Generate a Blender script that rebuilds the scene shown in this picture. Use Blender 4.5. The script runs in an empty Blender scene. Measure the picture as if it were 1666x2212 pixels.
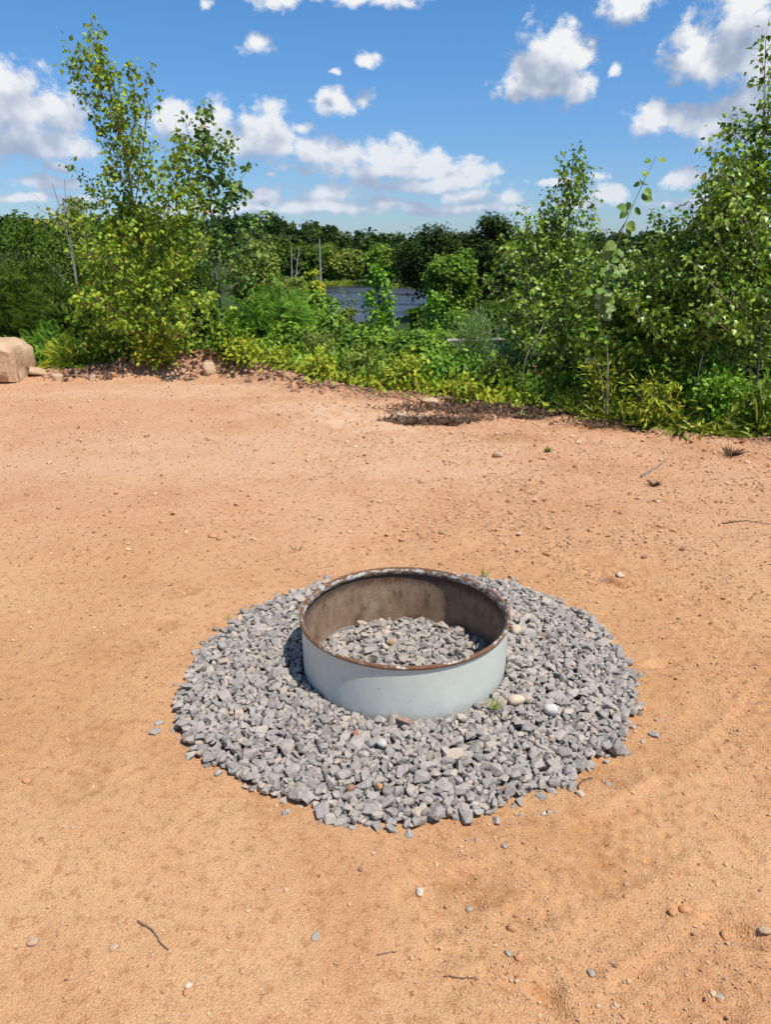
import bpy, bmesh, math
import numpy as np
from mathutils import Vector, Matrix

R = math.radians
PI = math.pi
scene = bpy.context.scene
COL = scene.collection

# ------------------------------------------------------------------ camera
CAM_H = 1.675
PITCH = R(20.1)
FPX = 1573.5          # focal length measured on a 1666 x 2212 grid
cd = bpy.data.cameras.new('camera')
cam = bpy.data.objects.new('camera', cd); COL.objects.link(cam)
cam.location = (0, 0, CAM_H)
cam.rotation_euler = (PI/2 - PITCH, 0, 0)
cd.sensor_fit = 'VERTICAL'; cd.sensor_height = 36; cd.sensor_width = 27
cd.lens = FPX/2212*36
cd.clip_start = 0.05; cd.clip_end = 6000
cd.dof.use_dof = True; cd.dof.focus_distance = 2.9; cd.dof.aperture_fstop = 7.5
scene.camera = cam

def ray(px, py):
    x = (px-833)/FPX; y = (1106-py)/FPX
    return Vector((x, math.cos(PITCH)+y*math.sin(PITCH), -math.sin(PITCH)+y*math.cos(PITCH)))
def gp(px, py, z=0.0):
    d = ray(px, py); t = (z-CAM_H)/d.z
    return Vector((d.x*t, d.y*t, z))
def at(px, py, Y):
    d = ray(px, py); t = Y/d.y
    return Vector((d.x*t, Y, CAM_H+d.z*t))

# ------------------------------------------------------------------ light
SUN_EL = R(63); SUN_AZ = R(-40)           # azimuth measured from +X
sdir = Vector((math.cos(SUN_AZ)*math.cos(SUN_EL), math.sin(SUN_AZ)*math.cos(SUN_EL), math.sin(SUN_EL)))
ld = bpy.data.lights.new('sun', 'SUN'); ld.energy = 5.0; ld.angle = R(0.53); ld.color = (1.0, 0.955, 0.88)
sun = bpy.data.objects.new('sun', ld); COL.objects.link(sun)
sun.rotation_euler = sdir.to_track_quat('Z', 'Y').to_euler(); sun.location = sdir*30

vs = scene.view_settings
vs.view_transform = 'Standard'; vs.look = 'None'; vs.exposure = 0.2; vs.gamma = 1.0; vs.use_curve_mapping = False
cy = scene.cycles
cy.max_bounces = 4; cy.diffuse_bounces = 2; cy.glossy_bounces = 2; cy.transmission_bounces = 2; cy.transparent_max_bounces = 4
cy.use_denoising = True; cy.use_light_tree = False
cy.use_adaptive_sampling = True; cy.adaptive_threshold = 0.02
try: cy.denoiser = 'OPENIMAGEDENOISE'
except Exception: pass
cy.caustics_reflective = False; cy.caustics_refractive = False

# ------------------------------------------------------------------ node helpers
class NT:
    def __init__(s, tree): s.t = tree; s.n = tree.nodes; s.l = tree.links
    def add(s, typ, **kw):
        n = s.n.new(typ)
        for k, v in kw.items(): setattr(n, k, v)
        return n
    def link(s, a, b): s.l.new(a, b)
    def put(s, sock, v):
        if hasattr(v, 'is_linked') or isinstance(v, bpy.types.NodeSocket): s.l.new(v, sock)
        else: sock.default_value = v
    def math(s, op, a, b=None, c=None, clamp=False):
        n = s.n.new('ShaderNodeMath'); n.operation = op; n.use_clamp = clamp
        s.put(n.inputs[0], a)
        if b is not None: s.put(n.inputs[1], b)
        if c is not None: s.put(n.inputs[2], c)
        return n.outputs[0]
    def vmath(s, op, a, b=None, c=None):
        n = s.n.new('ShaderNodeVectorMath'); n.operation = op
        s.put(n.inputs[0], a)
        if b is not None: s.put(n.inputs[1], b)
        if c is not None: s.put(n.inputs[2], c)
        return n.outputs['Value'] if op in ('LENGTH', 'DOT_PRODUCT', 'DISTANCE') else n.outputs[0]
    dim2 = False
    def noise(s, vec, scale, detail=3, rough=.55, dist=0.0, out=0):
        n = s.n.new('ShaderNodeTexNoise'); n.noise_dimensions = '2D' if s.dim2 else '3D'; s.put(n.inputs['Vector'], vec) if vec is not None else None
        n.inputs['Scale'].default_value = scale; n.inputs['Detail'].default_value = detail
        n.inputs['Roughness'].default_value = rough; n.inputs['Distortion'].default_value = dist
        return n.outputs[out]
    def voro(s, vec, scale, feature='F1', out=0):
        n = s.n.new('ShaderNodeTexVoronoi'); n.voronoi_dimensions = '2D' if s.dim2 else '3D'; n.feature = feature
        if vec is not None: s.put(n.inputs['Vector'], vec)
        n.inputs['Scale'].default_value = scale
        return n.outputs[out]
    def ramp(s, f, stops, interp='LINEAR'):
        n = s.n.new('ShaderNodeValToRGB'); n.color_ramp.interpolation = interp
        e = n.color_ramp.elements
        while len(e) < len(stops): e.new(0.5)
        for i, (p, c) in enumerate(stops):
            e[i].position = p; e[i].color = (c[0], c[1], c[2], 1) if not isinstance(c, (int, float)) else (c, c, c, 1)
        s.put(n.inputs[0], f); return n.outputs[0]
    def mix(s, f, a, b, mode='MIX'):
        n = s.n.new('ShaderNodeMix'); n.data_type = 'RGBA'; n.blend_type = mode
        s.put(n.inputs[0], f)
        for sock, v in ((n.inputs[6], a), (n.inputs[7], b)):
            if isinstance(v, tuple): sock.default_value = (v[0], v[1], v[2], 1)
            else: s.l.new(v, sock)
        return n.outputs[2]
    def map(s, v, a, b, c=0.0, d=1.0, smooth=True):
        n = s.n.new('ShaderNodeMapRange'); n.interpolation_type = 'SMOOTHSTEP' if smooth else 'LINEAR'
        s.put(n.inputs[0], v); n.inputs[1].default_value = a; n.inputs[2].default_value = b
        n.inputs[3].default_value = c; n.inputs[4].default_value = d
        return n.outputs[0]

# ------------------------------------------------------------------ world
SKY_STRENGTH = 0.085
world = bpy.data.worlds.new('World'); scene.world = world; world.use_nodes = True
w = NT(world.node_tree); w.n.clear()
def az_el(px, py):
    d = ray(px, py).normalized()
    return math.atan2(d.x, d.y), math.asin(d.z)
# cumulus puffs: where each stands in the sky and its half width / half height (on the 1666 grid)
CLOUDS = [(20,190,62,46),(95,238,72,46),(-60,250,90,70),(40,300,120,42),(135,305,50,36),(105,396,66,13),(118,360,30,13),
          (372,268,58,42),(450,275,60,42),(500,320,90,30),(575,282,60,42),(645,272,36,16),(590,320,55,28),
          (722,219,40,22),(788,206,36,18),(798,126,26,15),(722,160,15,8),(556,104,34,20),
          (675,322,48,32),(740,345,70,32),(850,345,70,36),(920,352,50,30),(840,372,190,18),(1020,380,70,26),(930,400,160,16),
          (720,424,78,20),(850,440,80,13),(690,445,120,12),(1000,428,52,15),(1112,429,36,14),(560,425,50,20),(588,381,20,9),
          (600,-8,50,24),(800,-12,110,18),(1352,2,52,30),(440,2,20,14),
          (1203,95,52,38),(1215,130,58,40),(1165,160,66,40),(1228,182,52,30),(1170,190,90,20),(1090,178,24,18),(1275,95,14,7),
          (1610,50,80,56),(1500,112,52,44),(1580,120,70,50),(1660,130,60,80),(1445,258,70,30),(1420,240,40,24),(1545,272,90,34),(1620,225,60,50),(1720,150,90,120),
          (1290,374,32,12),(1312,414,46,17),(1480,388,46,16),(1330,148,18,13),(1450,440,60,10),(1250,440,50,10),(1200,400,30,10),(700,452,190,12),(980,452,190,10),(470,452,130,14),(60,428,110,10),(1560,430,120,12)]
def cloud_group(full=True):
    g = bpy.data.node_groups.new('cloud_field', 'ShaderNodeTree')
    g.interface.new_socket('P', in_out='INPUT', socket_type='NodeSocketVector')
    g.interface.new_socket('D', in_out='OUTPUT', socket_type='NodeSocketFloat')
    g.interface.new_socket('S', in_out='OUTPUT', socket_type='NodeSocketFloat')
    k = NT(g); k.dim2 = True; gi = k.add('NodeGroupInput'); go = k.add('NodeGroupOutput'); P = gi.outputs[0]
    warp = k.noise(P, 14.0, 3, .5, out=1)
    wv = k.vmath('MULTIPLY_ADD', k.vmath('SUBTRACT', warp, (.5, .5, .5)), (.03, .022, 0), P)
    acc = None
    for (cx, cyy, hw, hh) in CLOUDS:
        a, e = az_el(cx, cyy)
        sx = FPX/(hw*1.03); sy = FPX/(hh*1.03)
        v = k.vmath('MULTIPLY_ADD', wv, (sx, sy, 0), (-a*sx, -e*sy, 0))
        q = k.vmath('LENGTH', v)
        if hw < 37: q = k.math('ADD', q, .22)
        acc = q if acc is None else k.math('SMOOTH_MIN', acc, q, .22)
    # the same broken cumulus goes on around the rest of the sky
    sep = k.add('ShaderNodeSeparateXYZ'); k.link(P, sep.inputs[0])
    low = k.noise(k.vmath('MULTIPLY', P, (1, 2.2, 1)), 3.2, 2, .5)
    gen = k.math('MULTIPLY_ADD', low, -6.0, 4.55)
    inside = k.math('MULTIPLY', k.map(k.math('ABSOLUTE', sep.outputs[0]), .55, .68, 1, 0), k.map(sep.outputs[1], .30, .40, 1, 0))
    gen = k.math('MULTIPLY_ADD', inside, 6.0, gen)
    acc = k.math('MINIMUM', acc, gen)
    d = k.math('SUBTRACT', 1.0, acc)
    k.link(k.math('ADD', d, k.math('MULTIPLY_ADD', k.noise(P, 26.0, 3, .5), 2.0, -1.0)), go.inputs[1])
    if not full: return g
    n1 = k.noise(k.vmath('MULTIPLY', P, (1, 1.35, 1)), 34.0, 7, .62)
    v1 = k.voro(k.vmath('MULTIPLY_ADD', k.vmath('SUBTRACT', k.noise(P, 60, 3, .5, out=1), (.5,.5,.5)), (.012,.012,0), P), 62.0)
    bill = k.math('MULTIPLY_ADD', v1, -.26, .13)
    d = k.math('ADD', d, k.math('MULTIPLY_ADD', n1, 2.1, -1.0))
    d = k.math('ADD', d, bill)
    k.link(d, go.inputs[0])
    return g
tc = w.add('ShaderNodeTexCoord')
sx = w.add('ShaderNodeSeparateXYZ'); w.link(tc.outputs['Generated'], sx.inputs[0])
azn = w.math('ARCTAN2', sx.outputs[0], sx.outputs[1]); eln = w.math('ARCSINE', sx.outputs[2])
cx_ = w.add('ShaderNodeCombineXYZ'); w.link(azn, cx_.inputs[0]); w.link(eln, cx_.inputs[1]); P = cx_.outputs[0]
CG = cloud_group(); CGS = cloud_group(False)
def field(p, t=CG):
    n = w.add('ShaderNodeGroup'); n.node_tree = t; w.link(p, n.inputs[0]); return n.outputs[0], n.outputs[1]
d0, s0 = field(P); _, s1 = field(w.vmath('ADD', P, (.009, .032, 0)), CGS)
dens = w.map(d0, -.14, .62)
dens = w.math('MULTIPLY', dens, w.map(eln, .0, .05))
lit = w.math('MULTIPLY_ADD', w.math('SUBTRACT', s0, s1), .72, .39)
lit = w.math('MULTIPLY_ADD', w.math('SUBTRACT', d0, s0), .16, lit)
lit = w.math('SUBTRACT', lit, w.map(d0, .5, 1.5, 0, .15), clamp=True)
ccol = w.ramp(lit, [(0, (.28, .34, .46)), (.35, (.39, .45, .56)), (.62, (.55, .59, .67)), (.98, (.78, .79, .80))])
ccol = w.mix(w.map(eln, .02, .22, .40, 0), ccol, (.42, .52, .68))
sky = w.add('ShaderNodeTexSky', sky_type='NISHITA'); sky.sun_disc = False
sky.sun_elevation = SUN_EL; sky.sun_rotation = PI/2 - SUN_AZ
sky.altitude = 200; sky.air_density = 1.0; sky.dust_density = 0.35; sky.ozone_density = 3.0
tint = w.mix(w.map(eln, .0, .28), (.70, .90, 1.22), (.63, 1.07, 1.42))
skc = w.mix(1.0, sky.outputs[0], tint, 'MULTIPLY')
boost = w.vmath('SCALE', ccol); boost.node.inputs['Scale'].default_value = 1/SKY_STRENGTH
col = w.mix(dens, skc, boost)
bg = w.add('ShaderNodeBackground'); w.link(col, bg.inputs[0]); bg.inputs[1].default_value = SKY_STRENGTH
wo = w.add('ShaderNodeOutputWorld'); w.link(bg.outputs[0], wo.inputs[0])
world.cycles.sampling_method = 'NONE'

# ------------------------------------------------------------------ mesh helpers
def tagp(o, label=None, cat=None, group=None, kind=None):
    if label: o['label'] = label
    if cat: o['category'] = cat
    if group: o['group'] = group
    if kind: o['kind'] = kind
    return o
def mesh_np(name, V, F, mats=(), smooth=False, fattr=None, vattr=None, mi=None):
    """V (n,3), F list of index arrays of equal row length (tris or quads)"""
    V = np.asarray(V, np.float32); F = np.asarray(F, np.int32)
    me = bpy.data.meshes.new(name)
    k = F.shape[1]
    me.vertices.add(len(V)); me.vertices.foreach_set('co', V.ravel())
    me.loops.add(F.size); me.loops.foreach_set('vertex_index', F.ravel())
    me.polygons.add(len(F)); me.polygons.foreach_set('loop_start', np.arange(0, F.size, k, dtype=np.int32))
    me.polygons.foreach_set('use_smooth', np.full(len(F), smooth))
    if mi is not None: me.polygons.foreach_set('material_index', np.asarray(mi, np.int32))
    for m in mats: me.materials.append(m)
    for k_, a in (fattr or {}).items():
        at_ = me.attributes.new(k_, 'FLOAT', 'FACE'); at_.data.foreach_set('value', np.asarray(a, np.float32))
    for k_, a in (vattr or {}).items():
        at_ = me.attributes.new(k_, 'FLOAT', 'POINT'); at_.data.foreach_set('value', np.asarray(a, np.float32))
    me.update(calc_edges=True)
    return me
def obj(name, me, parent=None):
    o = bpy.data.objects.new(name, me); COL.objects.link(o)
    if parent is not None: o.parent = parent
    return o
def empty(name, loc=(0, 0, 0)):
    o = bpy.data.objects.new(name, None); COL.objects.link(o); o.location = loc; o.empty_display_size = .1
    return o

_perm = np.random.RandomState(7).permutation(4096)
def _h(ix, iy):
    return _perm[(_perm[ix & 4095] + iy) & 4095]
def perlin(x, y):
    x = np.asarray(x, np.float64); y = np.asarray(y, np.float64)
    ix = np.floor(x).astype(np.int64); iy = np.floor(y).astype(np.int64); fx = x-ix; fy = y-iy
    def g(i, j, dx, dy):
        a = _h(i, j)*(2*PI/4096); return np.cos(a)*dx+np.sin(a)*dy
    u = fx*fx*fx*(fx*(fx*6-15)+10); v = fy*fy*fy*(fy*(fy*6-15)+10)
    n00 = g(ix, iy, fx, fy); n10 = g(ix+1, iy, fx-1, fy); n01 = g(ix, iy+1, fx, fy-1); n11 = g(ix+1, iy+1, fx-1, fy-1)
    return (n00*(1-u)+n10*u)*(1-v)+(n01*(1-u)+n11*u)*v
def fbm(x, y, oct=4, gain=.5):
    s = 0; a = 1
    for i in range(oct):
        s = s+a*perlin(x*2**i+17.3*i, y*2**i-9.1*i); a *= gain
    return s
def sstep(a, b, x):
    t = np.clip((x-a)/(b-a), 0, 1); return t*t*(3-2*t)

# ------------------------------------------------------------------ ground
EDGE_PX = [(-420,800),(-200,806),(0,808),(120,812),(220,812),(330,806),(430,806),(520,812),(620,828),(720,842),(800,852),(900,858),(1000,872),(1100,888),
           (1200,898),(1300,910),(1400,926),(1500,936),(1600,944),(1700,952),(1850,962),(2100,975)]
_e = np.array([(gp(a, b).x, gp(a, b).y) for a, b in EDGE_PX]); _e = _e[np.argsort(_e[:, 0])]
LAKE_Z = -10.0
def edge_y(x): return np.interp(x, _e[:, 0], _e[:, 1])
PADC = gp(874, 1400)           # roughly the middle of the pad
RC = Vector((0.077, 2.66, 0))  # ring centre
def lake_q(x, y): return np.hypot((x+10)/21, (y-178)/57)+fbm(x/30, y/30, 3)*.12
def height(x, y):
    x = np.asarray(x, float); y = np.asarray(y, float)
    d = y-edge_y(x)
    z = fbm(x*.35, y*.35, 2)*.03*sstep(6, 2, np.abs(d+6))
    z = z*sstep(1.0, 1.9, np.hypot(x-.1, y-2.65))
    # spoil berm along the far left edge of the lot
    bx = np.exp(-((x+2.55)/.75)**2)*.20+np.exp(-((x+3.4)/.6)**2)*.09+np.exp(-((x+1.5)/.6)**2)*.08+.05*sstep(2, -1, x)
    z = z+bx*np.exp(-((d-.05)/.32)**2)*(1+.5*fbm(x*4, y*4, 3))
    # rough broken edge on the right
    z = z+.05*np.exp(-((d+.2)/.5)**2)*fbm(x*3+5, y*3, 4)*sstep(-.5, .5, x)
    # bank down to the lake, then the far side
    dd = np.maximum(d-.4, 0)
    s = .05*np.minimum(dd, 3)+.30*np.clip(dd-3, 0, 18)+.055*np.clip(dd-21, 0, 400)
    far = np.maximum(-s, -9.4+fbm(x/25, y/25, 3)*.6)
    far = far+.5*fbm(x/9, y/9, 3)*sstep(6, 30, d)
    hill = 5*sstep(260, 620, y)+9*np.exp(-((x/np.maximum(y, 1)+.17)/.10)**2)*sstep(350, 700, y)+8*sstep(600, 1100, y)+fbm(x/160, y/160, 3)*7*sstep(260, 500, y)-sstep(900, 2500, y)*10
    left = 8*sstep(-25, -90, x)*sstep(20, 70, y)
    far = far+hill+left*sstep(1.0, .0, 0*x)*0+left
    lk = sstep(1.12, .92, lake_q(x, y))
    far = far*(1-lk)+(LAKE_Z-1.2)*lk
    return np.where(d > .4, z+far, z)
def h1(x, y): return float(height(np.array([x]), np.array([y]))[0])

TRACKS = [([(1130,1915),(1290,1850),(1440,1770),(1550,1690),(1660,1570),(1740,1440)], .26, .006),
          ([(1380,2230),(1520,2110),(1666,1985),(1800,1850)], .24, .005),
          ([(760,1200),(930,1186),(1110,1192),(1290,1228),(1440,1290),(1600,1400),(1720,1560)], .24, .004),
          ([(1340,1250),(1480,1330),(1600,1450),(1680,1600)], .22, .005),
          ([(330,2240),(520,2120),(700,2060),(900,2130)], .2, .002)]
def track_disp(x, y):
    out = np.zeros_like(x)
    for pts, wd, amp in TRACKS:
        q = np.array([(gp(a, b).x, gp(a, b).y) for a, b in pts])
        t = np.linspace(0, len(q)-1, 160); c = np.stack([np.interp(t, range(len(q)), q[:, 0]), np.interp(t, range(len(q)), q[:, 1])], 1)
        ker = np.ones(15)/15
        cs = np.stack([np.convolve(np.pad(c[:, k], 7, 'edge'), ker, 'valid') for k in (0, 1)], 1)
        tang = np.gradient(cs, axis=0); tang /= np.linalg.norm(tang, axis=1)[:, None]
        arc = np.concatenate([[0], np.cumsum(np.linalg.norm(np.diff(cs, axis=0), axis=1))])
        m = (x > cs[:, 0].min()-.3) & (x < cs[:, 0].max()+.3) & (y > cs[:, 1].min()-.3) & (y < cs[:, 1].max()+.3)
        idx = np.nonzero(m)[0]
        for i0 in range(0, len(idx), 20000):
            ii = idx[i0:i0+20000]
            dx = x[ii][:, None]-cs[None, :, 0]; dy = y[ii][:, None]-cs[None, :, 1]
            k = np.argmin(dx*dx+dy*dy, axis=1); r = np.arange(len(ii))
            lat = dx[r, k]*-tang[k, 1]+dy[r, k]*tang[k, 0]; u = arc[k]+dx[r, k]*tang[k, 0]+dy[r, k]*tang[k, 1]
            inside = sstep(wd/2, wd/2-.02, np.abs(lat))
            lug = np.maximum(0, np.cos(2*PI*(u/.062+.8*np.abs((lat/.058) % 1-.5))))**3*np.maximum(0, np.sin(PI*((lat/.058) % 1)))
            patch = sstep(-.4, .15, fbm(x[ii]*2.2+3, y[ii]*2.2, 2))
            ridge = np.exp(-((np.abs(lat)-wd/2-.012)/.016)**2)
            out[ii] += 1.25*patch*(-amp*2.2*lug*inside-.35*amp*inside+amp*.55*ridge*(1+2.5*fbm(x[ii]*14, y[ii]*14, 3)))
    return out
# crater-like scuffs and grooves: (px, py, radius m, depth m)
SCUFFS = [(1325,1252,.10,.022),(1285,1240,.10,.015),(400,1275,.09,.012),(355,1345,.07,.012),(1040,1905,.09,.02),(960,1935,.12,.014),(1180,2135,.05,.02),(1200,2160,.045,.02),
          (1575,1990,.07,.02),(1610,2010,.06,.018),(180,1690,.1,.010),(1325,1665,.09,.016),(1270,1800,.05,.01),(1420,1650,.08,.012),(1500,1560,.06,.012),(1440,1440,.07,.012)]
GROOVES = [([(1050,2100),(1110,2130),(1170,2145),(1210,2175),(1240,2212)], .018, .014), ([(1480,1960),(1560,1975),(1610,2010),(1666,2030)], .02, .016),
           ([(1290,1235),(1350,1262),(1300,1268)], .025, .012), ([(1400,1440),(1470,1430),(1520,1455),(1600,1470)], .02, .012),
           ([(980,1185),(1150,1180),(1300,1205)], .016, .009),([(1500,1745),(1570,1790),(1640,1850)], .018, .012)]
def fine_disp(x, y):
    d = y-edge_y(x)
    near = sstep(.6, -.4, d)*sstep(14, 7, y)
    z = fbm(x*1.6, y*1.6, 3)*.012+fbm(x*9, y*9, 4, .6)*.0042+fbm(x*40, y*40, 2)*.0014
    rough = sstep(-.6, .6, fbm(x*.7+4, y*.7, 2)+.25*(x-.5)+.12*(y-4))
    z = z+rough*fbm(x*14+3, y*14, 3, .65)*.009
    z = z+track_disp(x, y)
    for px, py, r, dp in SCUFFS:
        c = gp(px, py); q0 = np.hypot(x-c.x, (y-c.y)*1.1)/r; m = np.nonzero(q0 < 3)[0]
        q = np.abs(q0[m]+fbm(x[m]*14, y[m]*14, 2)*.45)
        dp = dp*.5; z[m] += -dp*np.exp(-q**4)+dp*.5*np.exp(-((q-1.15)/.25)**2)
    for pts, wd, dp in GROOVES:
        q = np.array([(gp(a, b).x, gp(a, b).y) for a, b in pts]); t = np.linspace(0, len(q)-1, 50)
        c = np.stack([np.interp(t, range(len(q)), q[:, 0]), np.interp(t, range(len(q)), q[:, 1])], 1)
        m = np.nonzero((x > c[:, 0].min()-.1) & (x < c[:, 0].max()+.1) & (y > c[:, 1].min()-.1) & (y < c[:, 1].max()+.1))[0]
        if len(m):
            dd = np.sqrt(((x[m][:, None]-c[None, :, 0])**2+(y[m][:, None]-c[None, :, 1])**2).min(1))/wd+fbm(x[m]*20, y[m]*20, 2)*.5
            z[m] += -dp*np.exp(-dd**2)+dp*.5*np.exp(-((dd-1.5)/.5)**2)
    return z*near
def spacing(lo, fine_lo, fine_hi, hi, step, gl, gh, mx=60):
    a = list(np.arange(fine_lo, fine_hi, step)); s = step
    while a[-1] < hi: s = min(s*gh, mx); a.append(a[-1]+s)
    b = []; s = step; p = fine_lo
    while p > lo: s = min(s*gl, mx); p -= s; b.append(p)
    return np.array(b[::-1]+a)
gx = spacing(-900, -1.7, 2.0, 900, .0118, 1.055, 1.055)
gy = spacing(-12, 1.05, 3.4, 2200, .0108, 1.15, 1.019)
GX, GY = np.meshgrid(gx, gy); X = GX.ravel(); Y = GY.ravel()
dz = fine_disp(X, Y)
dd_ = Y-edge_y(X)
# the dirt rises a little against the pad, nothing else follows the pad
Z = height(X, Y)+dz-.04*sstep(.405, .38, np.hypot(X-RC.x, Y-RC.y))
nx, ny = len(gx), len(gy)
ii = np.arange((nx-1)*(ny-1)); r_ = ii//(nx-1); c_ = ii % (nx-1); b_ = r_*nx+c_
F = np.stack([b_, b_+1, b_+nx+1, b_+nx], 1)
veg = sstep(-.25, .35, dd_+fbm(X*2.2, Y*2.2, 3)*.45)
def spots(lst, sharp=1.0):
    a = np.zeros_like(X)
    for px, py, rx, ry, k in lst:
        c = gp(px, py); q0 = np.hypot((X-c.x)/rx, (Y-c.y)/ry); m = np.nonzero(q0 < 2.2)[0]
        q = q0[m]+fbm(X[m]*6, Y[m]*6, 4, .6)*.7
        a[m] = np.maximum(a[m], k*sstep(1.1, .35, q))
    return a
damp = spots([(1040,1925,.15,.07,.55),(170,1690,.14,.20,.4),(210,1600,.12,.14,.45),(1290,1665,.12,.11,.55),(1180,1790,.35,.10,.35),(1300,1870,.22,.10,.5),(1325,1250,.09,.07,.7),(1180,2140,.04,.03,.5),
              (1600,1995,.08,.05,.3),(400,1275,.09,.12,.55),(350,1350,.1,.1,.5),(600,1750,.14,.06,.5),(1420,1480,.2,.12,.35),(240,1400,.3,.15,.3),(1450,1640,.2,.15,.35),
              (1100,945,.5,.25,.8),(1340,925,.9,.22,.9),(1300,1010,.8,.25,.45),(1560,980,.6,.3,.5),(1000,905,.5,.2,.5),(480,815,.6,.3,.35)])
pale = spots([(800,910,.9,.6,1.0),(700,880,1.0,.4,.8),(300,850,2.2,.4,.5),(650,965,2.6,.6,.45),(350,1000,2.5,.5,.4),(900,1010,1.2,.5,.5),(1000,960,1.0,.4,.4),(450,835,1.2,.25,.7)])
berm = spots([(470,806,.75,.35,1.0),(600,826,.9,.30,.9),(720,842,.8,.25,.8),(330,808,.8,.22,.6),(840,858,.7,.25,.6),(180,814,1.0,.2,.5)])
gme = mesh_np('ground', np.stack([X, Y, Z], 1), F, smooth=True, vattr={'veg': veg, 'damp': damp, 'pale': pale, 'berm': berm})

def mat(name):
    m = bpy.data.materials.new(name); m.use_nodes = True; k = NT(m.node_tree); k.n.clear()
    out = k.add('ShaderNodeOutputMaterial'); p = k.add('ShaderNodeBsdfPrincipled'); k.link(p.outputs[0], out.inputs[0])
    return m, k, p, out
def attr(k, name): 
    a = k.add('ShaderNodeAttribute'); a.attribute_name = name; return a.outputs['Fac']
def bump(k, h, strength, dist, prev=None):
    b = k.add('ShaderNodeBump'); k.put(b.inputs['Height'], h); b.inputs['Strength'].default_value = strength; b.inputs['Distance'].default_value = dist
    if prev is not None: k.link(prev, b.inputs['Normal'])
    return b.outputs[0]

M_ground, k, p, out = mat('sandy_dirt'); k.dim2 = True
geo = k.add('ShaderNodeNewGeometry'); pos = geo.outputs['Position']
big = k.noise(pos, .55, 2, .55); mid = k.noise(pos, 3.5, 4, .6); fin = k.noise(pos, 26, 3, .65); gr = k.noise(pos, 150, 3, .7)
sep = k.add('ShaderNodeSeparateXYZ'); k.link(pos, sep.inputs[0])
c = k.ramp(big, [(.3, (.495, .262, .120)), (.5, (.54, .30, .147)), (.7, (.575, .328, .172))])
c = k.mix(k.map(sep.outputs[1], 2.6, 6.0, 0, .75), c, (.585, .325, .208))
c = k.mix(k.map(k.noise(pos, 1.6, 3, .6), .46, .70, 0, .45), c, (.43, .205, .098))
c = k.mix(k.map(mid, .42, .72, 0, .45), c, (.475, .235, .105))
c = k.mix(k.map(mid, .55, .25, 0, .35), c, (.54, .31, .145))
c = k.mix(k.map(fin, .52, .72, 0, .65), c, (.34, .155, .064))
c = k.mix(k.map(fin, .46, .25, 0, .4), c, (.58, .345, .165))
c = k.mix(k.map(gr, .55, .72, 0, .55), c, (.30, .14, .06))
c = k.mix(k.map(gr, .45, .28, 0, .5), c, (.60, .37, .19))
vc = k.voro(pos, 240, out=1); vs_ = k.add('ShaderNodeSeparateColor'); k.link(vc, vs_.inputs[0])
c = k.mix(k.map(vs_.outputs[0], .86, .93, 0, .30), c, (.60, .42, .26))
c = k.mix(k.map(vs_.outputs[1], .90, .95, 0, .5), c, (.30, .17, .10))
c = k.mix(k.math('MULTIPLY', attr(k, 'pale'), k.map(mid, .3, .6, .35, .8)), c, (.62, .42, .27))
c = k.mix(k.math('MULTIPLY', attr(k, 'damp'), k.map(fin, .3, .65, .3, 1.0)), c, (.34, .155, .06))
c = k.mix(k.math('MULTIPLY', attr(k, 'berm'), k.map(fin, .25, .7, .55, 1.0)), c, (.30, .165, .11))
soil = k.ramp(k.noise(pos, 8, 5, .65), [(.3, (.035, .025, .015)), (.5, (.08, .055, .028)), (.62, (.05, .065, .018)), (.8, (.13, .09, .045))])
farsoil = k.ramp(k.noise(pos, .5, 5, .65), [(.3, (.02, .035, .01)), (.6, (.04, .065, .015)), (.8, (.07, .09, .02))])
soil = k.mix(k.map(sep.outputs[1], 12, 20), soil, farsoil)
c = k.mix(attr(k, 'veg'), c, soil)
k.link(c, p.inputs['Base Color']); p.inputs['Roughness'].default_value = .95; p.inputs['Specular IOR Level'].default_value = .15
hgt_ = k.math('MULTIPLY_ADD', gr, .8, k.math('MULTIPLY', fin, .5))
hgt_ = k.math('MULTIPLY_ADD', k.voro(pos, 190), -.55, hgt_)
k.link(bump(k, hgt_, .7, .008), p.inputs['Normal'])
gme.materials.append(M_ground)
ground = tagp(obj('ground', gme), 'bare orange sandy dirt lot sloping down to the lake behind', 'ground', kind='structure')

# ------------------------------------------------------------------ lake
def disc(name, fx, n=64):
    pass
th = np.linspace(0, 2*PI, 96, endpoint=False)
lv = np.concatenate([[[-10, 178, LAKE_Z]], np.stack([-10+34*np.cos(th), 178+76*np.sin(th), np.full(96, LAKE_Z)], 1)])
lf = np.stack([np.zeros(96, int), 1+np.arange(96), 1+(np.arange(96)+1) % 96], 1)
M_water, k, p, out = mat('lake_water')
geo = k.add('ShaderNodeNewGeometry'); pos = geo.outputs['Position']
st = k.vmath('MULTIPLY', pos, (.12, .5, 1))
ruff = k.map(k.noise(k.vmath('MULTIPLY', pos, (.03, .09, 1)), 1.0, 3, .5), .40, .52)
k.link(k.mix(ruff, (.02, .026, .032), (.05, .062, .078)), p.inputs['Base Color'])
k.link(k.math('MULTIPLY_ADD', ruff, .25, .18), p.inputs['Roughness']); p.inputs['IOR'].default_value = 1.333
wb = bump(k, k.noise(st, 3.0, 5, .6), .5, .25); k.link(wb, p.inputs['Normal'])
lake = obj('lake', mesh_np('lake', lv, lf, [M_water])); tagp(lake, 'blue grey lake water seen between the shrubs', 'lake', kind='structure')

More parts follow.
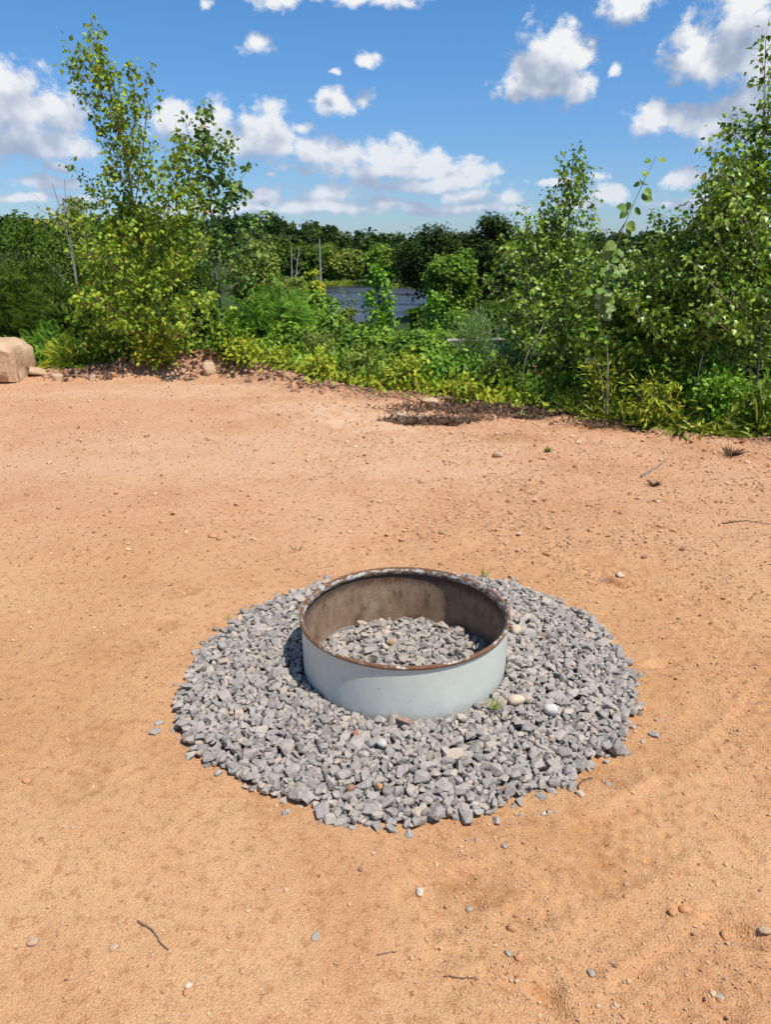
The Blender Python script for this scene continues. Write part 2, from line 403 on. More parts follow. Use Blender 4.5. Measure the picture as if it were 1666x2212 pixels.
# ------------------------------------------------------------------ stones
rng = np.random.RandomState(3)
def hull_stone(seed, npts=15, flat=.62, ang=.0):
    r = np.random.RandomState(seed); bm = bmesh.new()
    v = r.normal(size=(npts, 3)); v /= np.linalg.norm(v, axis=1)[:, None]
    v = np.sign(v)*np.abs(v)**(.75-ang)
    v *= np.array([1.0, r.uniform(.52, .85), flat*r.uniform(.7, 1.1)])*r.uniform(.85, 1.1, (npts, 1))
    for q in v: bm.verts.new(q)
    res = bmesh.ops.convex_hull(bm, input=bm.verts[:])
    bmesh.ops.delete(bm, geom=[g for g in bm.verts if not g.link_faces], context='VERTS')
    bmesh.ops.triangulate(bm, faces=bm.faces[:]); bmesh.ops.recalc_face_normals(bm, faces=bm.faces[:])
    bm.verts.index_update()
    V = np.array([q.co[:] for q in bm.verts]); Ff = np.array([[a.index for a in f.verts] for f in bm.faces]); bm.free()
    V /= np.abs(V[:, :2]).max(); return V, Ff
STONES = [hull_stone(100+i, 13+i % 6, .6+.05*(i % 5)) for i in range(18)]
def rot_matrices(r, n, tilt):
    yaw = r.uniform(0, 2*PI, n); ax = r.uniform(0, 2*PI, n); ti = np.abs(r.normal(0, tilt, n))
    out = np.zeros((n, 3, 3))
    for i in range(n):
        out[i] = np.array(Matrix.Rotation(ti[i], 3, Vector((math.cos(ax[i]), math.sin(ax[i]), 0))) @ Matrix.Rotation(yaw[i], 3, 'Z'))
    return out
def scatter_mesh(name, variants, which, pos, rot, scl, mats, smooth=False, tone=None):
    Vs, Fs, T = [], [], []; off = 0
    for v in range(len(variants)):
        idx = np.nonzero(which == v)[0]
        if not len(idx): continue
        V, Ff = variants[v]
        W = np.einsum('nij,nkj->nki', rot[idx], V[None]*scl[idx][:, None, None])+pos[idx][:, None]
        n, kk = len(idx), len(V)
        Fo = Ff[None]+(off+np.arange(n)*kk)[:, None, None]
        Vs.append(W.reshape(-1, 3)); Fs.append(Fo.reshape(-1, 3)); off += n*kk
        if tone is not None: T.append(np.repeat(tone[idx], len(Ff)))
    return mesh_np(name, np.concatenate(Vs), np.concatenate(Fs), mats, smooth, fattr={'tone': np.concatenate(T)} if tone is not None else None)

def stone_material(name, stops, single=False, speck=.35):
    m, k, p, out = mat(name)
    geo = k.add('ShaderNodeNewGeometry'); oi = k.add('ShaderNodeObjectInfo')
    f = oi.outputs['Random'] if single else geo.outputs['Random Per Island']
    c = k.ramp(f, stops, 'LINEAR')
    tcn = k.add('ShaderNodeTexCoord'); pos = geo.outputs['Position']
    n1 = k.noise(pos, 90, 5, .65); n2 = k.noise(pos, 420, 3, .7)
    c = k.mix(k.map(n1, .45, .75, 0, .45), c, (.46, .44, .42)) if speck else c
    c = k.mix(k.map(n1, .48, .25, 0, .45), c, (.13, .13, .14)) if speck else c
    c = k.mix(k.map(n2, .58, .72, 0, speck), c, (.56, .54, .52))
    k.link(c, p.inputs['Base Color']); p.inputs['Roughness'].default_value = .85; p.inputs['Specular IOR Level'].default_value = .3
    k.link(bump(k, n2, .5, .002, bump(k, n1, .6, .006)), p.inputs['Normal'])
    return m
GREYS = [(0, (0.196, 0.175, 0.159)), (.12, (0.305, 0.272, 0.238)), (.26, (0.242, 0.216, 0.196)), (.4, (0.363, 0.319, 0.271)), (.52, (0.276, 0.244, 0.218)), (.64, (0.396, 0.337, 0.275)), (.76, (0.308, 0.276, 0.246)), (.86, (0.438, 0.368, 0.291)), (.93, (0.243, 0.215, 0.191)), (.975, (0.472, 0.375, 0.281)), (1, (0.398, 0.277, 0.207))]
M_stone = stone_material('crushed_stone', GREYS); M_stone1 = stone_material('crushed_stone_single', GREYS, True)

PAD_PX = [(372,1530),(385,1490),(410,1440),(440,1402),(480,1360),(520,1326),(560,1310),(600,1292),(650,1273),(700,1258),(800,1247),(950,1243),(1060,1249),(1110,1259),(1160,1279),(1210,1301),
          (1270,1331),(1310,1363),(1345,1408),(1370,1455),(1384,1500),(1374,1560),(1352,1622),(1280,1640),(1240,1688),(1140,1722),(1080,1745),(1020,1765),(920,1775),(850,1783),(790,1783),(690,1770),
          (665,1735),(580,1722),(530,1690),(470,1657),(400,1603),(376,1570)]
pad = np.array([(gp(a, b, .012).x, gp(a, b, .012).y) for a, b in PAD_PX]); pad = pad.mean(0)+(pad-pad.mean(0))*.985
def poly_sd(x, y, poly):
    """signed distance to a polygon, positive inside"""
    x = np.asarray(x, float); y = np.asarray(y, float); d = np.full(x.shape, 1e9); ins = np.zeros(x.shape, bool)
    n = len(poly)
    for i in range(n):
        a = poly[i]; b = poly[(i+1) % n]; e = b-a; wx = x-a[0]; wy = y-a[1]
        t = np.clip((wx*e[0]+wy*e[1])/(e@e), 0, 1); d = np.minimum(d, np.hypot(wx-t*e[0], wy-t*e[1]))
        cnd = ((a[1] > y) != (b[1] > y)) & (x < (b[0]-a[0])*(y-a[1])/(b[1]-a[1]+1e-12)+a[0]); ins ^= cnd
    return np.where(ins, d, -d)
RING_R = .42; RING_H = .275
def base_h(x, y):
    sd = poly_sd(x, y, pad); rr = np.hypot(x-RC.x, y-RC.y)
    out_ = .026*sstep(0, .30, sd)-.004
    return np.where(rr < RING_R-.005, -.004+.02*sstep(RING_R, 0, rr), out_)
# drop stones one after another on a height map
HM0 = np.array([-.95, 1.6]); RES = .008; HN = (int(2.15/RES), int(2.1/RES))
hx = HM0[0]+(np.arange(HN[0])+.5)*RES; hy = HM0[1]+(np.arange(HN[1])+.5)*RES
HX, HY = np.meshgrid(hx, hy, indexing='ij')
HM = base_h(HX, HY).astype(float); HB = HM.copy(); SDG = poly_sd(HX, HY, pad)
lot = lambda x, y: 0.0
def drop(n, region):
    P_, S_, T_ = [], [], []
    tries = 0
    while len(P_) < n and tries < n*30:
        tries += 1
        x = rng.uniform(HM0[0]+.05, HM0[0]+2.1); y = rng.uniform(HM0[1]+.05, HM0[1]+2.05)
        s = float(np.clip(rng.lognormal(math.log(.0144), .36), .0062, .032))
        if not region(x, y, s): continue
        i0 = int((x-s-HM0[0])/RES); i1 = int((x+s-HM0[0])/RES)+1; j0 = int((y-s-HM0[1])/RES); j1 = int((y+s-HM0[1])/RES)+1
        sub = HM[i0:i1, j0:j1]; q = ((HX[i0:i1, j0:j1]-x)**2+(HY[i0:i1, j0:j1]-y)**2)/(s*s)
        inn = q < .7
        if not inn.any(): continue
        b = np.mean(sub[inn])
        if b > HB[int((x-HM0[0])/RES), int((y-HM0[1])/RES)]+.026: continue   # already covered here
        z = b+s*.34
        HM[i0:i1, j0:j1] = np.where(q < .8, np.maximum(sub, z+s*.52*np.sqrt(np.clip(1-q, 0, 1))), sub)
        P_.append((x, y, z)); S_.append(s); T_.append(z+s*.5)
    return np.array(P_), np.array(S_), np.array(T_)
def in_pad(x, y, s):
    rr = math.hypot(x-RC.x, y-RC.y)
    if rr < RING_R+.006+s*.55: return False
    sd = SDG[int((x-HM0[0])/RES), int((y-HM0[1])/RES)]
    return sd > .026-.03*rng.rand() or (sd > -.025 and rng.rand() < .06) or (sd > -.10 and rng.rand() < .004)
def in_ring(x, y, s): return math.hypot(x-RC.x, y-RC.y) < RING_R-.012-s*.8
SP, SS, ST = drop(8200, in_pad)
IP, IS, IT = drop(1700, in_ring)
SPz = height(SP[:, 0], SP[:, 1]); SP[:, 2] += SPz
# the base under the stones
bu = np.linspace(-.95, 1.2, 70); bv = np.linspace(1.6, 3.7, 70); BX, BY = np.meshgrid(bu, bv)
bz = base_h(BX.ravel(), BY.ravel()); sdv = poly_sd(BX.ravel(), BY.ravel(), pad)
bz = np.where(sdv < .03, -.03, bz)+height(BX.ravel(), BY.ravel())
i_ = np.arange(69*69); r_ = i_//69; c_ = i_ % 69; b_ = r_*70+c_
M_fines, k, p, out = mat('stone_fines')
geo = k.add('ShaderNodeNewGeometry')
k.link(k.ramp(k.noise(geo.outputs['Position'], 120, 4, .7), [(.35, (.09, .085, .085)), (.65, (.2, .19, .18))]), p.inputs['Base Color']); p.inputs['Roughness'].default_value = .95
bed = obj('gravel_bed', mesh_np('gravel_bed', np.stack([BX.ravel(), BY.ravel(), bz], 1), np.stack([b_, b_+1, b_+71, b_+70], 1), [M_fines], True))
tagp(bed, 'round pad of grey crushed stone around the metal fire ring', 'gravel', kind='structure')
which = rng.randint(0, len(STONES), len(SP)); rots = rot_matrices(rng, len(SP), .42)
# the 300 that show largest: nearest, lying on top
ix = ((SP[:, 0]-HM0[0])/RES).astype(int); iy = ((SP[:, 1]-HM0[1])/RES).astype(int)
vis = (ST+SPz) > (HM[ix, iy]+SPz-.006)
score = np.where(vis, SS/(np.hypot(SP[:, 1], 1.6)), 0)
score = score*np.where(SP[:, 1] < 2.6, 1.2, 1.0)
top300 = np.argsort(-score)[:300]; rest = np.setdiff1d(np.arange(len(SP)), top300)
var_me = [mesh_np('stone', V, Ff, [M_stone1]) for V, Ff in STONES]
for i in top300:
    o = obj('stone', var_me[which[i]], bed); o.matrix_world = Matrix.Translation(SP[i]) @ Matrix(rots[i].tolist()).to_4x4() @ Matrix.Scale(SS[i], 4)
tagp(obj('gravel', scatter_mesh('gravel', STONES, which[rest], SP[rest], rots[rest], SS[rest], [M_stone]), bed), kind='stuff')
fill = obj('gravel', scatter_mesh('gravel_fill', STONES, rng.randint(0, len(STONES), len(IP)), IP, rot_matrices(rng, len(IP), .42), IS, [M_stone]))
fill.name = 'gravel_fill'
tagp(fill, 'grey crushed stone lying inside the metal fire ring', 'gravel', kind='stuff')
fb = obj('gravel_floor', None) if False else None
tr = np.linspace(0, 2*PI, 49)[:-1]
fv = np.concatenate([[[RC.x, RC.y, .002]], np.stack([RC.x+.415*np.cos(tr), RC.y+.415*np.sin(tr), np.full(48, -.016)], 1)])
obj('fines', mesh_np('fines', fv, np.stack([np.zeros(48, int), 1+np.arange(48), 1+(np.arange(48)+1) % 48], 1), [M_fines]), fill)

# ------------------------------------------------------------------ fire ring
def lathe(name, prof, mats, mi=None, n=160, wob=0.0, smooth=True, seed=0):
    prof = np.array(prof); m = len(prof); a = np.linspace(0, 2*PI, n, endpoint=False)
    wv = 1+wob*(np.sin(2*a+seed)*.6+np.sin(3*a+1.3+seed)*.4+np.sin(7*a+.4)*.12)
    V = np.zeros((n, m, 3)); V[:, :, 0] = prof[None, :, 0]*(np.cos(a)*wv)[:, None]; V[:, :, 1] = prof[None, :, 0]*(np.sin(a)*wv)[:, None]
    V[:, :, 2] = prof[None, :, 1]+(wob*.35*np.sin(3*a+2))[:, None]*sstep(.05, .27, prof[None, :, 1])
    Ff, mm = [], []
    for i in range(n):
        for j in range(m-1):
            Ff.append((i*m+j, ((i+1) % n)*m+j, ((i+1) % n)*m+j+1, i*m+j+1)); mm.append(0 if mi is None else mi[j])
    return mesh_np(name, V.reshape(-1, 3), Ff, mats, smooth, mi=mm)
def ring_coords(k):
    tcn = k.add('ShaderNodeTexCoord'); s = k.add('ShaderNodeSeparateXYZ'); k.link(tcn.outputs['Object'], s.inputs[0])
    ang = k.math('ARCTAN2', s.outputs[1], s.outputs[0])
    return tcn.outputs['Object'], s.outputs[2], ang
M_paint, k, p, out = mat('pale_blue_grey_paint')
oc, zz, ang = ring_coords(k)
n1 = k.noise(oc, 5, 4, .6); n2 = k.noise(oc, 40, 5, .7)
c = k.ramp(n1, [(.3, (.50, .54, .49)), (.6, (.55, .585, .53)), (.8, (.59, .62, .56))])
c = k.mix(k.math('MULTIPLY', k.map(k.math('MULTIPLY_ADD', n2, .09, zz), .16, .06), .6), c, k.mix(n1, (.46, .40, .32), (.40, .42, .40)))
c = k.mix(k.map(k.noise(oc, 14, 5, .7), .56, .74, 0, .35), c, (.44, .46, .43))
# scratches and chips
cu = k.add('ShaderNodeCombineXYZ'); k.link(k.math('MULTIPLY', ang, 4.2), cu.inputs[0]); k.link(k.math('MULTIPLY', zz, 26), cu.inputs[1])
sc1 = k.noise(cu.outputs[0], 3.0, 6, .75, .6)
c = k.mix(k.map(sc1, .63, .665, 0, .7), c, (.24, .25, .24))
chips = k.map(k.noise(oc, 75, 3, .6), .715, .74)
c = k.mix(k.math('MULTIPLY', chips, .85), c, (.10, .06, .035))
c = k.mix(k.map(k.math('MULTIPLY_ADD', n2, .03, zz), .268, .285, 0, .55), c, (.26, .16, .10))
k.link(c, p.inputs['Base Color']); k.link(k.math('MULTIPLY_ADD', n2, .25, .27), p.inputs['Roughness']); p.inputs['Specular IOR Level'].default_value = .45
k.link(bump(k, k.noise(oc, 7, 3, .5), .12, .02, bump(k, n2, .12, .002)), p.inputs['Normal'])
M_inner, k, p, out = mat('sooty_inner_steel')
oc, zz, ang = ring_coords(k)
cu = k.add('ShaderNodeCombineXYZ'); k.link(k.math('MULTIPLY', ang, 4.5), cu.inputs[0]); k.link(k.math('MULTIPLY', zz, 6), cu.inputs[1])
strk = k.noise(cu.outputs[0], 1.6, 6, .65); n2 = k.noise(oc, 120, 4, .75); n3 = k.noise(oc, 6, 4, .6)
c = k.ramp(strk, [(.25, (.12, .068, .040)), (.42, (.23, .148, .095)), (.55, (.29, .19, .12)), (.68, (.35, .245, .15)), (.85, (.44, .33, .20))])
c = k.mix(k.map(n3, .5, .75, 0, .5), c, (.50, .41, .29))
c = k.mix(k.map(n2, .55, .72, 0, .6), c, (.10, .075, .06))
c = k.mix(k.map(n2, .42, .30, 0, .7), c, (.40, .33, .27))
c = k.mix(k.math('MULTIPLY', k.map(k.math('MULTIPLY_ADD', strk, .12, zz), .245, .29, 0, 1), .8), c, (.035, .028, .024))
drip = k.math('MULTIPLY', k.map(k.noise(k.vmath('MULTIPLY', cu.outputs[0], (2, .6, 1)), 4.5, 2, .5), .53, .60), k.map(k.math('MULTIPLY_ADD', n3, .14, zz), .22, .29))
c = k.mix(k.math('MULTIPLY', drip, .85), c, (.13, .040, .012))
c = k.mix(k.map(k.noise(cu.outputs[0], .9, 4, .6), .56, .64, 0, .6), c, (.10, .062, .04))
k.link(c, p.inputs['Base Color']); p.inputs['Roughness'].default_value = .7; p.inputs['Specular IOR Level'].default_value = .35
k.link(bump(k, n2, .6, .004), p.inputs['Normal'])
def rusty_paint(name, lo, hi, paint=(.47, .48, .42)):
    M, k, p, out = mat(name)
    oc, zz, ang = ring_coords(k)
    cu = k.add('ShaderNodeCombineXYZ'); k.link(k.math('MULTIPLY', ang, 6), cu.inputs[0]); k.link(k.math('MULTIPLY', zz, 40), cu.inputs[1])
    a = k.noise(cu.outputs[0], 1.5, 7, .68); b = k.noise(oc, 160, 4, .7)
    rust = k.ramp(b, [(.3, (.07, .028, .014)), (.5, (.17, .075, .035)), (.7, (.27, .15, .085))])
    c = k.mix(k.map(a, lo, hi), k.mix(k.map(b, .4, .7, 0, .4), paint, (.30, .29, .25)), rust)
    k.link(c, p.inputs['Base Color']); k.link(k.map(a, lo, hi, .42, .8), p.inputs['Roughness'])
    k.link(k.map(a, lo, hi, .15, .25), p.inputs['Metallic'])
    k.link(bump(k, b, .5, .002), p.inputs['Normal'])
    return M
M_bead = rusty_paint('rusted_rim', .36, .46); M_band = rusty_paint('rim_band_paint', .44, .54)
ring = empty('fire_ring', RC)
tagp(ring, 'round steel fire ring with pale blue grey outside and rusty rim', 'fire ring')
def join_me(name, parts, mats):
    Vs, Fs, mi = [], [], []; o = 0
    for i, me in enumerate(parts):
        V = np.zeros(len(me.vertices)*3, np.float32); me.vertices.foreach_get('co', V); V = V.reshape(-1, 3)
        L_ = np.zeros(len(me.loops), np.int32); me.loops.foreach_get('vertex_index', L_); Vs.append(V); Fs.append(L_.reshape(-1, 4)+o); mi += [i]*len(me.polygons); o += len(V)
    return mesh_np(name, np.concatenate(Vs), np.concatenate(Fs), mats, True, mi=mi)
wall = obj('wall', join_me('wall', [lathe('inner', [(RING_R-.004, z) for z in np.linspace(.262, -.06, 8)], [M_inner], wob=.003), lathe('outer', [(RING_R, z) for z in np.linspace(-.06, .262, 8)], [M_paint], wob=.003)], [M_inner, M_paint]), ring)
wall['label'] = 'pale blue grey painted outside, sooty brown inside'
bead = []
for t in np.linspace(0, 2*PI, 11): bead.append((RING_R+.003+.0078*math.cos(t), .2665+.0085*math.sin(t)))
rim_ = obj('rim', lathe('rim', bead, [M_bead], wob=.003), ring); rim_['label'] = 'rusty rolled edge'
obj('rim_band', lathe('rim_band', [(RING_R-.0045, .246), (RING_R-.0115, .247), (RING_R-.0095, .262), (RING_R-.003, .2705)], [M_band], wob=.003), rim_)
sv = []
a0 = R(-8.5)
sm = bmesh.new(); bmesh.ops.create_cube(sm, size=1); 
for v in sm.verts: v.co = Vector((RING_R+.0015+v.co.x*.004, v.co.y*.012, .11+v.co.z*.30))
sme = bpy.data.meshes.new('seam'); sm.to_mesh(sme); sm.free(); sme.materials.append(M_paint)
so = obj('weld_seam', sme, wall); so.rotation_euler = (0, 0, a0)

# ------------------------------------------------------------------ vegetation builders
def leaf_material(name, stops, trans=.22, rough=.5, spec=.2, scale=2.0):
    m, k, p, out = mat(name)
    c = k.ramp(attr(k, 'var'), [(a, tuple(v*scale for v in b)) for a, b in stops])
    k.link(c, p.inputs['Base Color']); p.inputs['Roughness'].default_value = rough; p.inputs['Specular IOR Level'].default_value = spec
    t = k.add('ShaderNodeBsdfTranslucent'); tc_ = k.mix(1.0, c, (1.25, 1.35, .55), 'MULTIPLY'); k.link(tc_, t.inputs[0])
    mx = k.add('ShaderNodeMixShader'); mx.inputs[0].default_value = trans
    k.link(p.outputs[0], mx.inputs[1]); k.link(t.outputs[0], mx.inputs[2]); k.link(mx.outputs[0], out.inputs[0])
    return m
LEAF = {
 'birch': leaf_material('birch_leaf', [(0, (.022, .046, .004)), (.35, (.080, .128, .009)), (.7, (.145, .190, .014)), (.94, (.225, .235, .025)), (1, (.27, .16, .03))]),
 'birch2': leaf_material('grey_birch_leaf', [(0, (.016, .040, .003)), (.4, (.068, .120, .009)), (.8, (.135, .195, .016)), (1, (.20, .235, .035))], spec=.5, rough=.4),
 'aspen': leaf_material('aspen_leaf', [(0, (.035, .07, .018)), (.5, (.075, .125, .025)), (.9, (.12, .165, .04)), (1, (.25, .12, .05))]),
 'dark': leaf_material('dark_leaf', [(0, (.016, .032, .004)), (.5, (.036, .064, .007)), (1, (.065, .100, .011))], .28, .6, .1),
 'mid': leaf_material('mid_leaf', [(0, (.018, .042, .004)), (.5, (.070, .122, .010)), (1, (.14, .200, .018))]),
 'bright': leaf_material('bright_leaf', [(0, (.03, .07, .006)), (.5, (.085, .165, .014)), (1, (.145, .24, .026))]),
 'yellow': leaf_material('yellow_green_leaf', [(0, (.045, .07, .007)), (.45, (.155, .195, .014)), (.85, (.24, .25, .02)), (1, (.30, .14, .035))]),
 'olive': leaf_material('olive_leaf', [(0, (.05, .065, .012)), (.5, (.09, .115, .016)), (1, (.14, .165, .025))]),
 'pale': leaf_material('pale_leaf', [(0, (.09, .14, .05)), (.5, (.15, .21, .08)), (1, (.25, .30, .15))]),
 'blue': leaf_material('far_leaf', [(0, (.010, .022, .006)), (.5, (.019, .036, .009)), (1, (.048, .075, .015))], .2, .7, .05, 1.45),
 'dead': leaf_material('dead_leaf', [(0, (.06, .034, .022)), (.5, (.16, .098, .066)), (1, (.31, .215, .15))], .1, .9, .1, 1.0),
 'red': leaf_material('reddish_leaf', [(0, (.07, .05, .015)), (.5, (.14, .07, .03)), (1, (.20, .085, .04))]),
 'grass': leaf_material('grass_blade', [(0, (.06, .095, .012)), (.5, (.13, .165, .02)), (.85, (.22, .225, .05)), (1, (.36, .30, .14))]),
}
def bark_material(name, a, b, sc=18):
    m, k, p, out = mat(name)
    tcn = k.add('ShaderNodeNewGeometry'); n = k.noise(k.vmath('MULTIPLY', tcn.outputs['Position'], (1, 1, .35)), sc, 5, .65)
    k.link(k.ramp(n, [(.3, a), (.7, b)]), p.inputs['Base Color']); p.inputs['Roughness'].default_value = .85
    k.link(bump(k, n, .5, .01), p.inputs['Normal']); return m
BARK = {'grey': bark_material('grey_bark', (.10, .085, .07), (.24, .21, .18)), 'brown': bark_material('brown_bark', (.05, .035, .022), (.13, .09, .06)),
        'white': bark_material('birch_bark', (.20, .155, .125), (.40, .33, .28)), 'dead': bark_material('bleached_wood', (.22, .19, .16), (.42, .38, .34)),
        'orange': bark_material('young_birch_bark', (.14, .075, .04), (.26, .17, .11))}
TEMPL = {
 'birch': (np.array([(0,0,0),(.3,-.5,.07),(.3,.5,.07),(.42,0,-.03),(1,0,-.14)]), np.array([(0,1,3),(0,3,2),(1,4,3),(3,4,2)])),
 'round': (np.array([(0,0,0),(.16,-.40,.05),(.16,.40,.05),(.62,-.46,.08),(.62,.46,.08),(.5,0,-.03),(1,0,-.08)]), np.array([(0,1,5),(0,5,2),(1,3,5),(2,5,4),(3,6,5),(5,6,4)])),
 'oval': (np.array([(0,0,0),(.45,-.5,.06),(.45,.5,.06),(1,0,-.06)]), np.array([(0,1,3),(0,3,2)])),
}
def frond(n):
    V, Ff = [], []
    for i in range(n):
        t = .18+.78*i/(n-1); ll = .30*math.sin(PI*(.15+.75*t))+.06; dr = -.20*t*t
        for s in (-1, 1):
            b = len(V); V += [(t, 0, dr), (t+.055, s*ll*.45*1.6, dr+.03), (t-.005, s*ll*.55*1.6, dr+.01), (t+.09, s*ll*1.6, dr-.06)]
            Ff += [(b, b+1, b+3), (b, b+3, b+2)]
    b = len(V); V += [(.96, 0, -.19), (1.05, .05, -.21), (1.05, -.05, -.21), (1.2, 0, -.27)]; Ff += [(b, b+1, b+3), (b, b+3, b+2)]
    b = len(V); V += [(0, .008, 0), (0, -.008, 0), (.98, 0, -.19)]; Ff += [(b, b+1, b+2)]
    return np.array(V), np.array(Ff)
_b = [(0, 0, 0), (.02, -.22, .02), (.14, -.41, .05), (.34, -.50, .07), (.56, -.46, .07), (.76, -.30, .04), (1.0, 0, -.10), (.76, .30, .04), (.56, .46, .07), (.34, .50, .07), (.14, .41, .05), (.02, .22, .02), (.45, 0, -.03)]
TEMPL['heart'] = (np.array(_b), np.array([(i, (i+1) % 12, 12) for i in range(12)]))
TEMPL['frond'] = frond(8); TEMPL['fern'] = frond(12)
def unit(v): return v/np.maximum(np.linalg.norm(v, axis=-1, keepdims=True), 1e-9)
def leaves_np(P_, D_, N_, L_, W_, shape):
    T, Ff = TEMPL[shape]
    D_ = unit(D_); S_ = unit(np.cross(N_, D_)); U_ = np.cross(D_, S_)
    V = P_[:, None]+L_[:, None, None]*(T[None, :, 0:1]*D_[:, None]+T[None, :, 2:3]*U_[:, None])+W_[:, None, None]*T[None, :, 1:2]*S_[:, None]
    n, m = len(P_), len(T)
    return V.reshape(-1, 3), (Ff[None]+(np.arange(n)*m)[:, None, None]).reshape(-1, 3), len(Ff)
class Bag:
    """collects leaf meshes"""
    def __init__(s): s.V = []; s.F = []; s.A = []; s.o = 0
    def add(s, P_, D_, N_, L_, W_, shape, var):
        if not len(P_): return
        V, Ff, k = leaves_np(P_, D_, N_, L_, W_, shape)
        s.V.append(V); s.F.append(Ff+s.o); s.A.append(np.repeat(var, k)); s.o += len(V)
    def mesh(s, name, m): return mesh_np(name, np.concatenate(s.V), np.concatenate(s.F), [m], False, fattr={'var': np.concatenate(s.A)})
def tube_mesh(name, polys, m, sides=6):
    Vs, Fs, o = [], [], 0
    a = np.linspace(0, 2*PI, sides, endpoint=False)
    for pts, r0, r1 in polys:
        pts = np.asarray(pts); n = len(pts); t = unit(np.gradient(pts, axis=0))
        ref = np.where(np.abs(t[:, 2:3]) > .9, np.array([[1., 0, 0]]), np.array([[0, 0, 1.]]))
        u = unit(np.cross(t, ref)); v = np.cross(t, u); r = np.linspace(r0, r1, n)
        Vs.append((pts[:, None]+r[:, None, None]*(np.cos(a)[None, :, None]*u[:, None]+np.sin(a)[None, :, None]*v[:, None])).reshape(-1, 3))
        i, j = np.meshgrid(np.arange(n-1), np.arange(sides), indexing='ij'); i = i.ravel(); j = j.ravel()
        Fs.append(np.stack([i*sides+j, i*sides+(j+1) % sides, (i+1)*sides+(j+1) % sides, (i+1)*sides+j], 1)+o); o += n*sides
    return mesh_np(name, np.concatenate(Vs), np.concatenate(Fs), [m], True)
def smooth_poly(p, n):
    p = np.asarray(p, float); d = np.concatenate([[0], np.cumsum(np.linalg.norm(np.diff(p, axis=0), axis=1))]); t = np.linspace(0, d[-1], n)
    q = np.stack([np.interp(t, d, p[:, k]) for k in range(3)], 1)
    for _ in range(2): q[1:-1] = .25*q[:-2]+.5*q[1:-1]+.25*q[2:]
    return q, d[-1]
def grow(r, spines, bag, polys, nb=14, blen=.35, up=50, t0=.12, prof=None, lsp=.03, L=.065, W=.05, tw=.05, shape='birch', droop=.5, spine_r=.02, sub=2, hang=.6, vshift=0.0, toff=1.0):
    """spines: list of world polylines; grows branches along them and leaves along the branches"""
    for si, sp in enumerate(spines):
        q, ln = smooth_poly(sp, max(8, int(len(sp)*6)))
        rr = spine_r*(1 if si == 0 else .36)
        polys.append((q, rr, rr*.12+.001))
        n = max(2, int(nb*ln)); ts = np.sort(t0+(1-t0)*r.rand(n)**.9)
        if si > 0: ts = np.sort(.2+.8*r.rand(n))
        nodes = []
        for t in ts:
            i = t*(len(q)-1); i0 = min(int(i), len(q)-2); P0 = q[i0]+(q[i0+1]-q[i0])*(i-i0)
            az = r.uniform(0, 2*PI); el = R(np.clip(r.normal(up, 14), -10, 85))
            d = np.array([math.cos(az)*math.cos(el), math.sin(az)*math.cos(el), math.sin(el)])
            b = blen*(prof(t) if prof else (1-.72*t))*r.uniform(.55, 1.15)+.05
            s = np.linspace(0, 1, 6)[:, None]
            pts = P0+d*b*s+np.array([0, 0, -1])*droop*b*.35*s**2+r.normal(0, .02*b, (6, 3))*s
            polys.append((pts, max(.0018, rr*.28*(1-.6*t)), .001)); nodes.append((pts, b))
            for _ in range(sub):
                tt = r.uniform(.3, .95); p1 = pts[0]+(pts[-1]-pts[0])*tt; d2 = unit(d+r.normal(0, .65, 3)); b2 = b*.45*r.uniform(.5, 1.1)
                pp = p1+d2*b2*np.linspace(0, 1, 4)[:, None]+np.array([0, 0, -1])*droop*b2*.4*(np.linspace(0, 1, 4)[:, None])**2
                nodes.append((pp, b2))
        nodes.append((q[int(len(q)*.82):], ln*.18))
        for pts, b in nodes:
            m = max(2, int(b/lsp)); t = r.uniform(.12, 1.0, m); idx = t*(len(pts)-1); i0 = np.minimum(idx.astype(int), len(pts)-2)
            P_ = pts[i0]+(pts[i0+1]-pts[i0])*(idx-i0)[:, None]
            dirn = unit(pts[-1:]-pts[:1])
            off = r.normal(0, 1, (m, 3)); P_ = P_+off*tw*.5
            D_ = unit(dirn*.5+unit(off)*.7+np.array([0, 0, -hang]))
            N_ = unit(r.normal(0, .55, (m, 3))+np.array([.15, -.25, .9])*toff)
            sz = r.uniform(.6, 1.15, m)
            bag.add(P_, D_, N_, L*sz, W*sz, shape, np.clip(r.beta(2, 2.2, m)+vshift, 0, 1))
def px_spine(pts, Y, r=None, dy=.25):
    out_ = []; y = Y
    for i, q in enumerate(pts):
        yy = Y if len(q) < 3 else Y+q[2]
        out_.append(at(q[0], q[1], yy))
    return np.array([v[:] for v in out_])
def place_plant(name, label, cat, base, polys, bag, bark, leafm, group=None, crown='crown', trunk='trunk', extra=None):
    e = empty(name, base); tagp(e, label, cat, group)
    inv = np.array(base)
    polys = [(np.asarray(p)-inv, a, b) for p, a, b in polys]
    bag.V = [v-inv for v in bag.V]
    if polys: obj(trunk, tube_mesh(trunk, polys, BARK[bark], 5), e)
    obj(crown, bag.mesh(crown, LEAF[leafm]), e)
    return e
def base_of(px, py, Y):
    p = at(px, py, Y); return (p.x, Y, h1(p.x, Y))
def root_spine(sp, base):
    sp = np.array(sp); sp[0] = (base[0], base[1], base[2]-.05); return sp

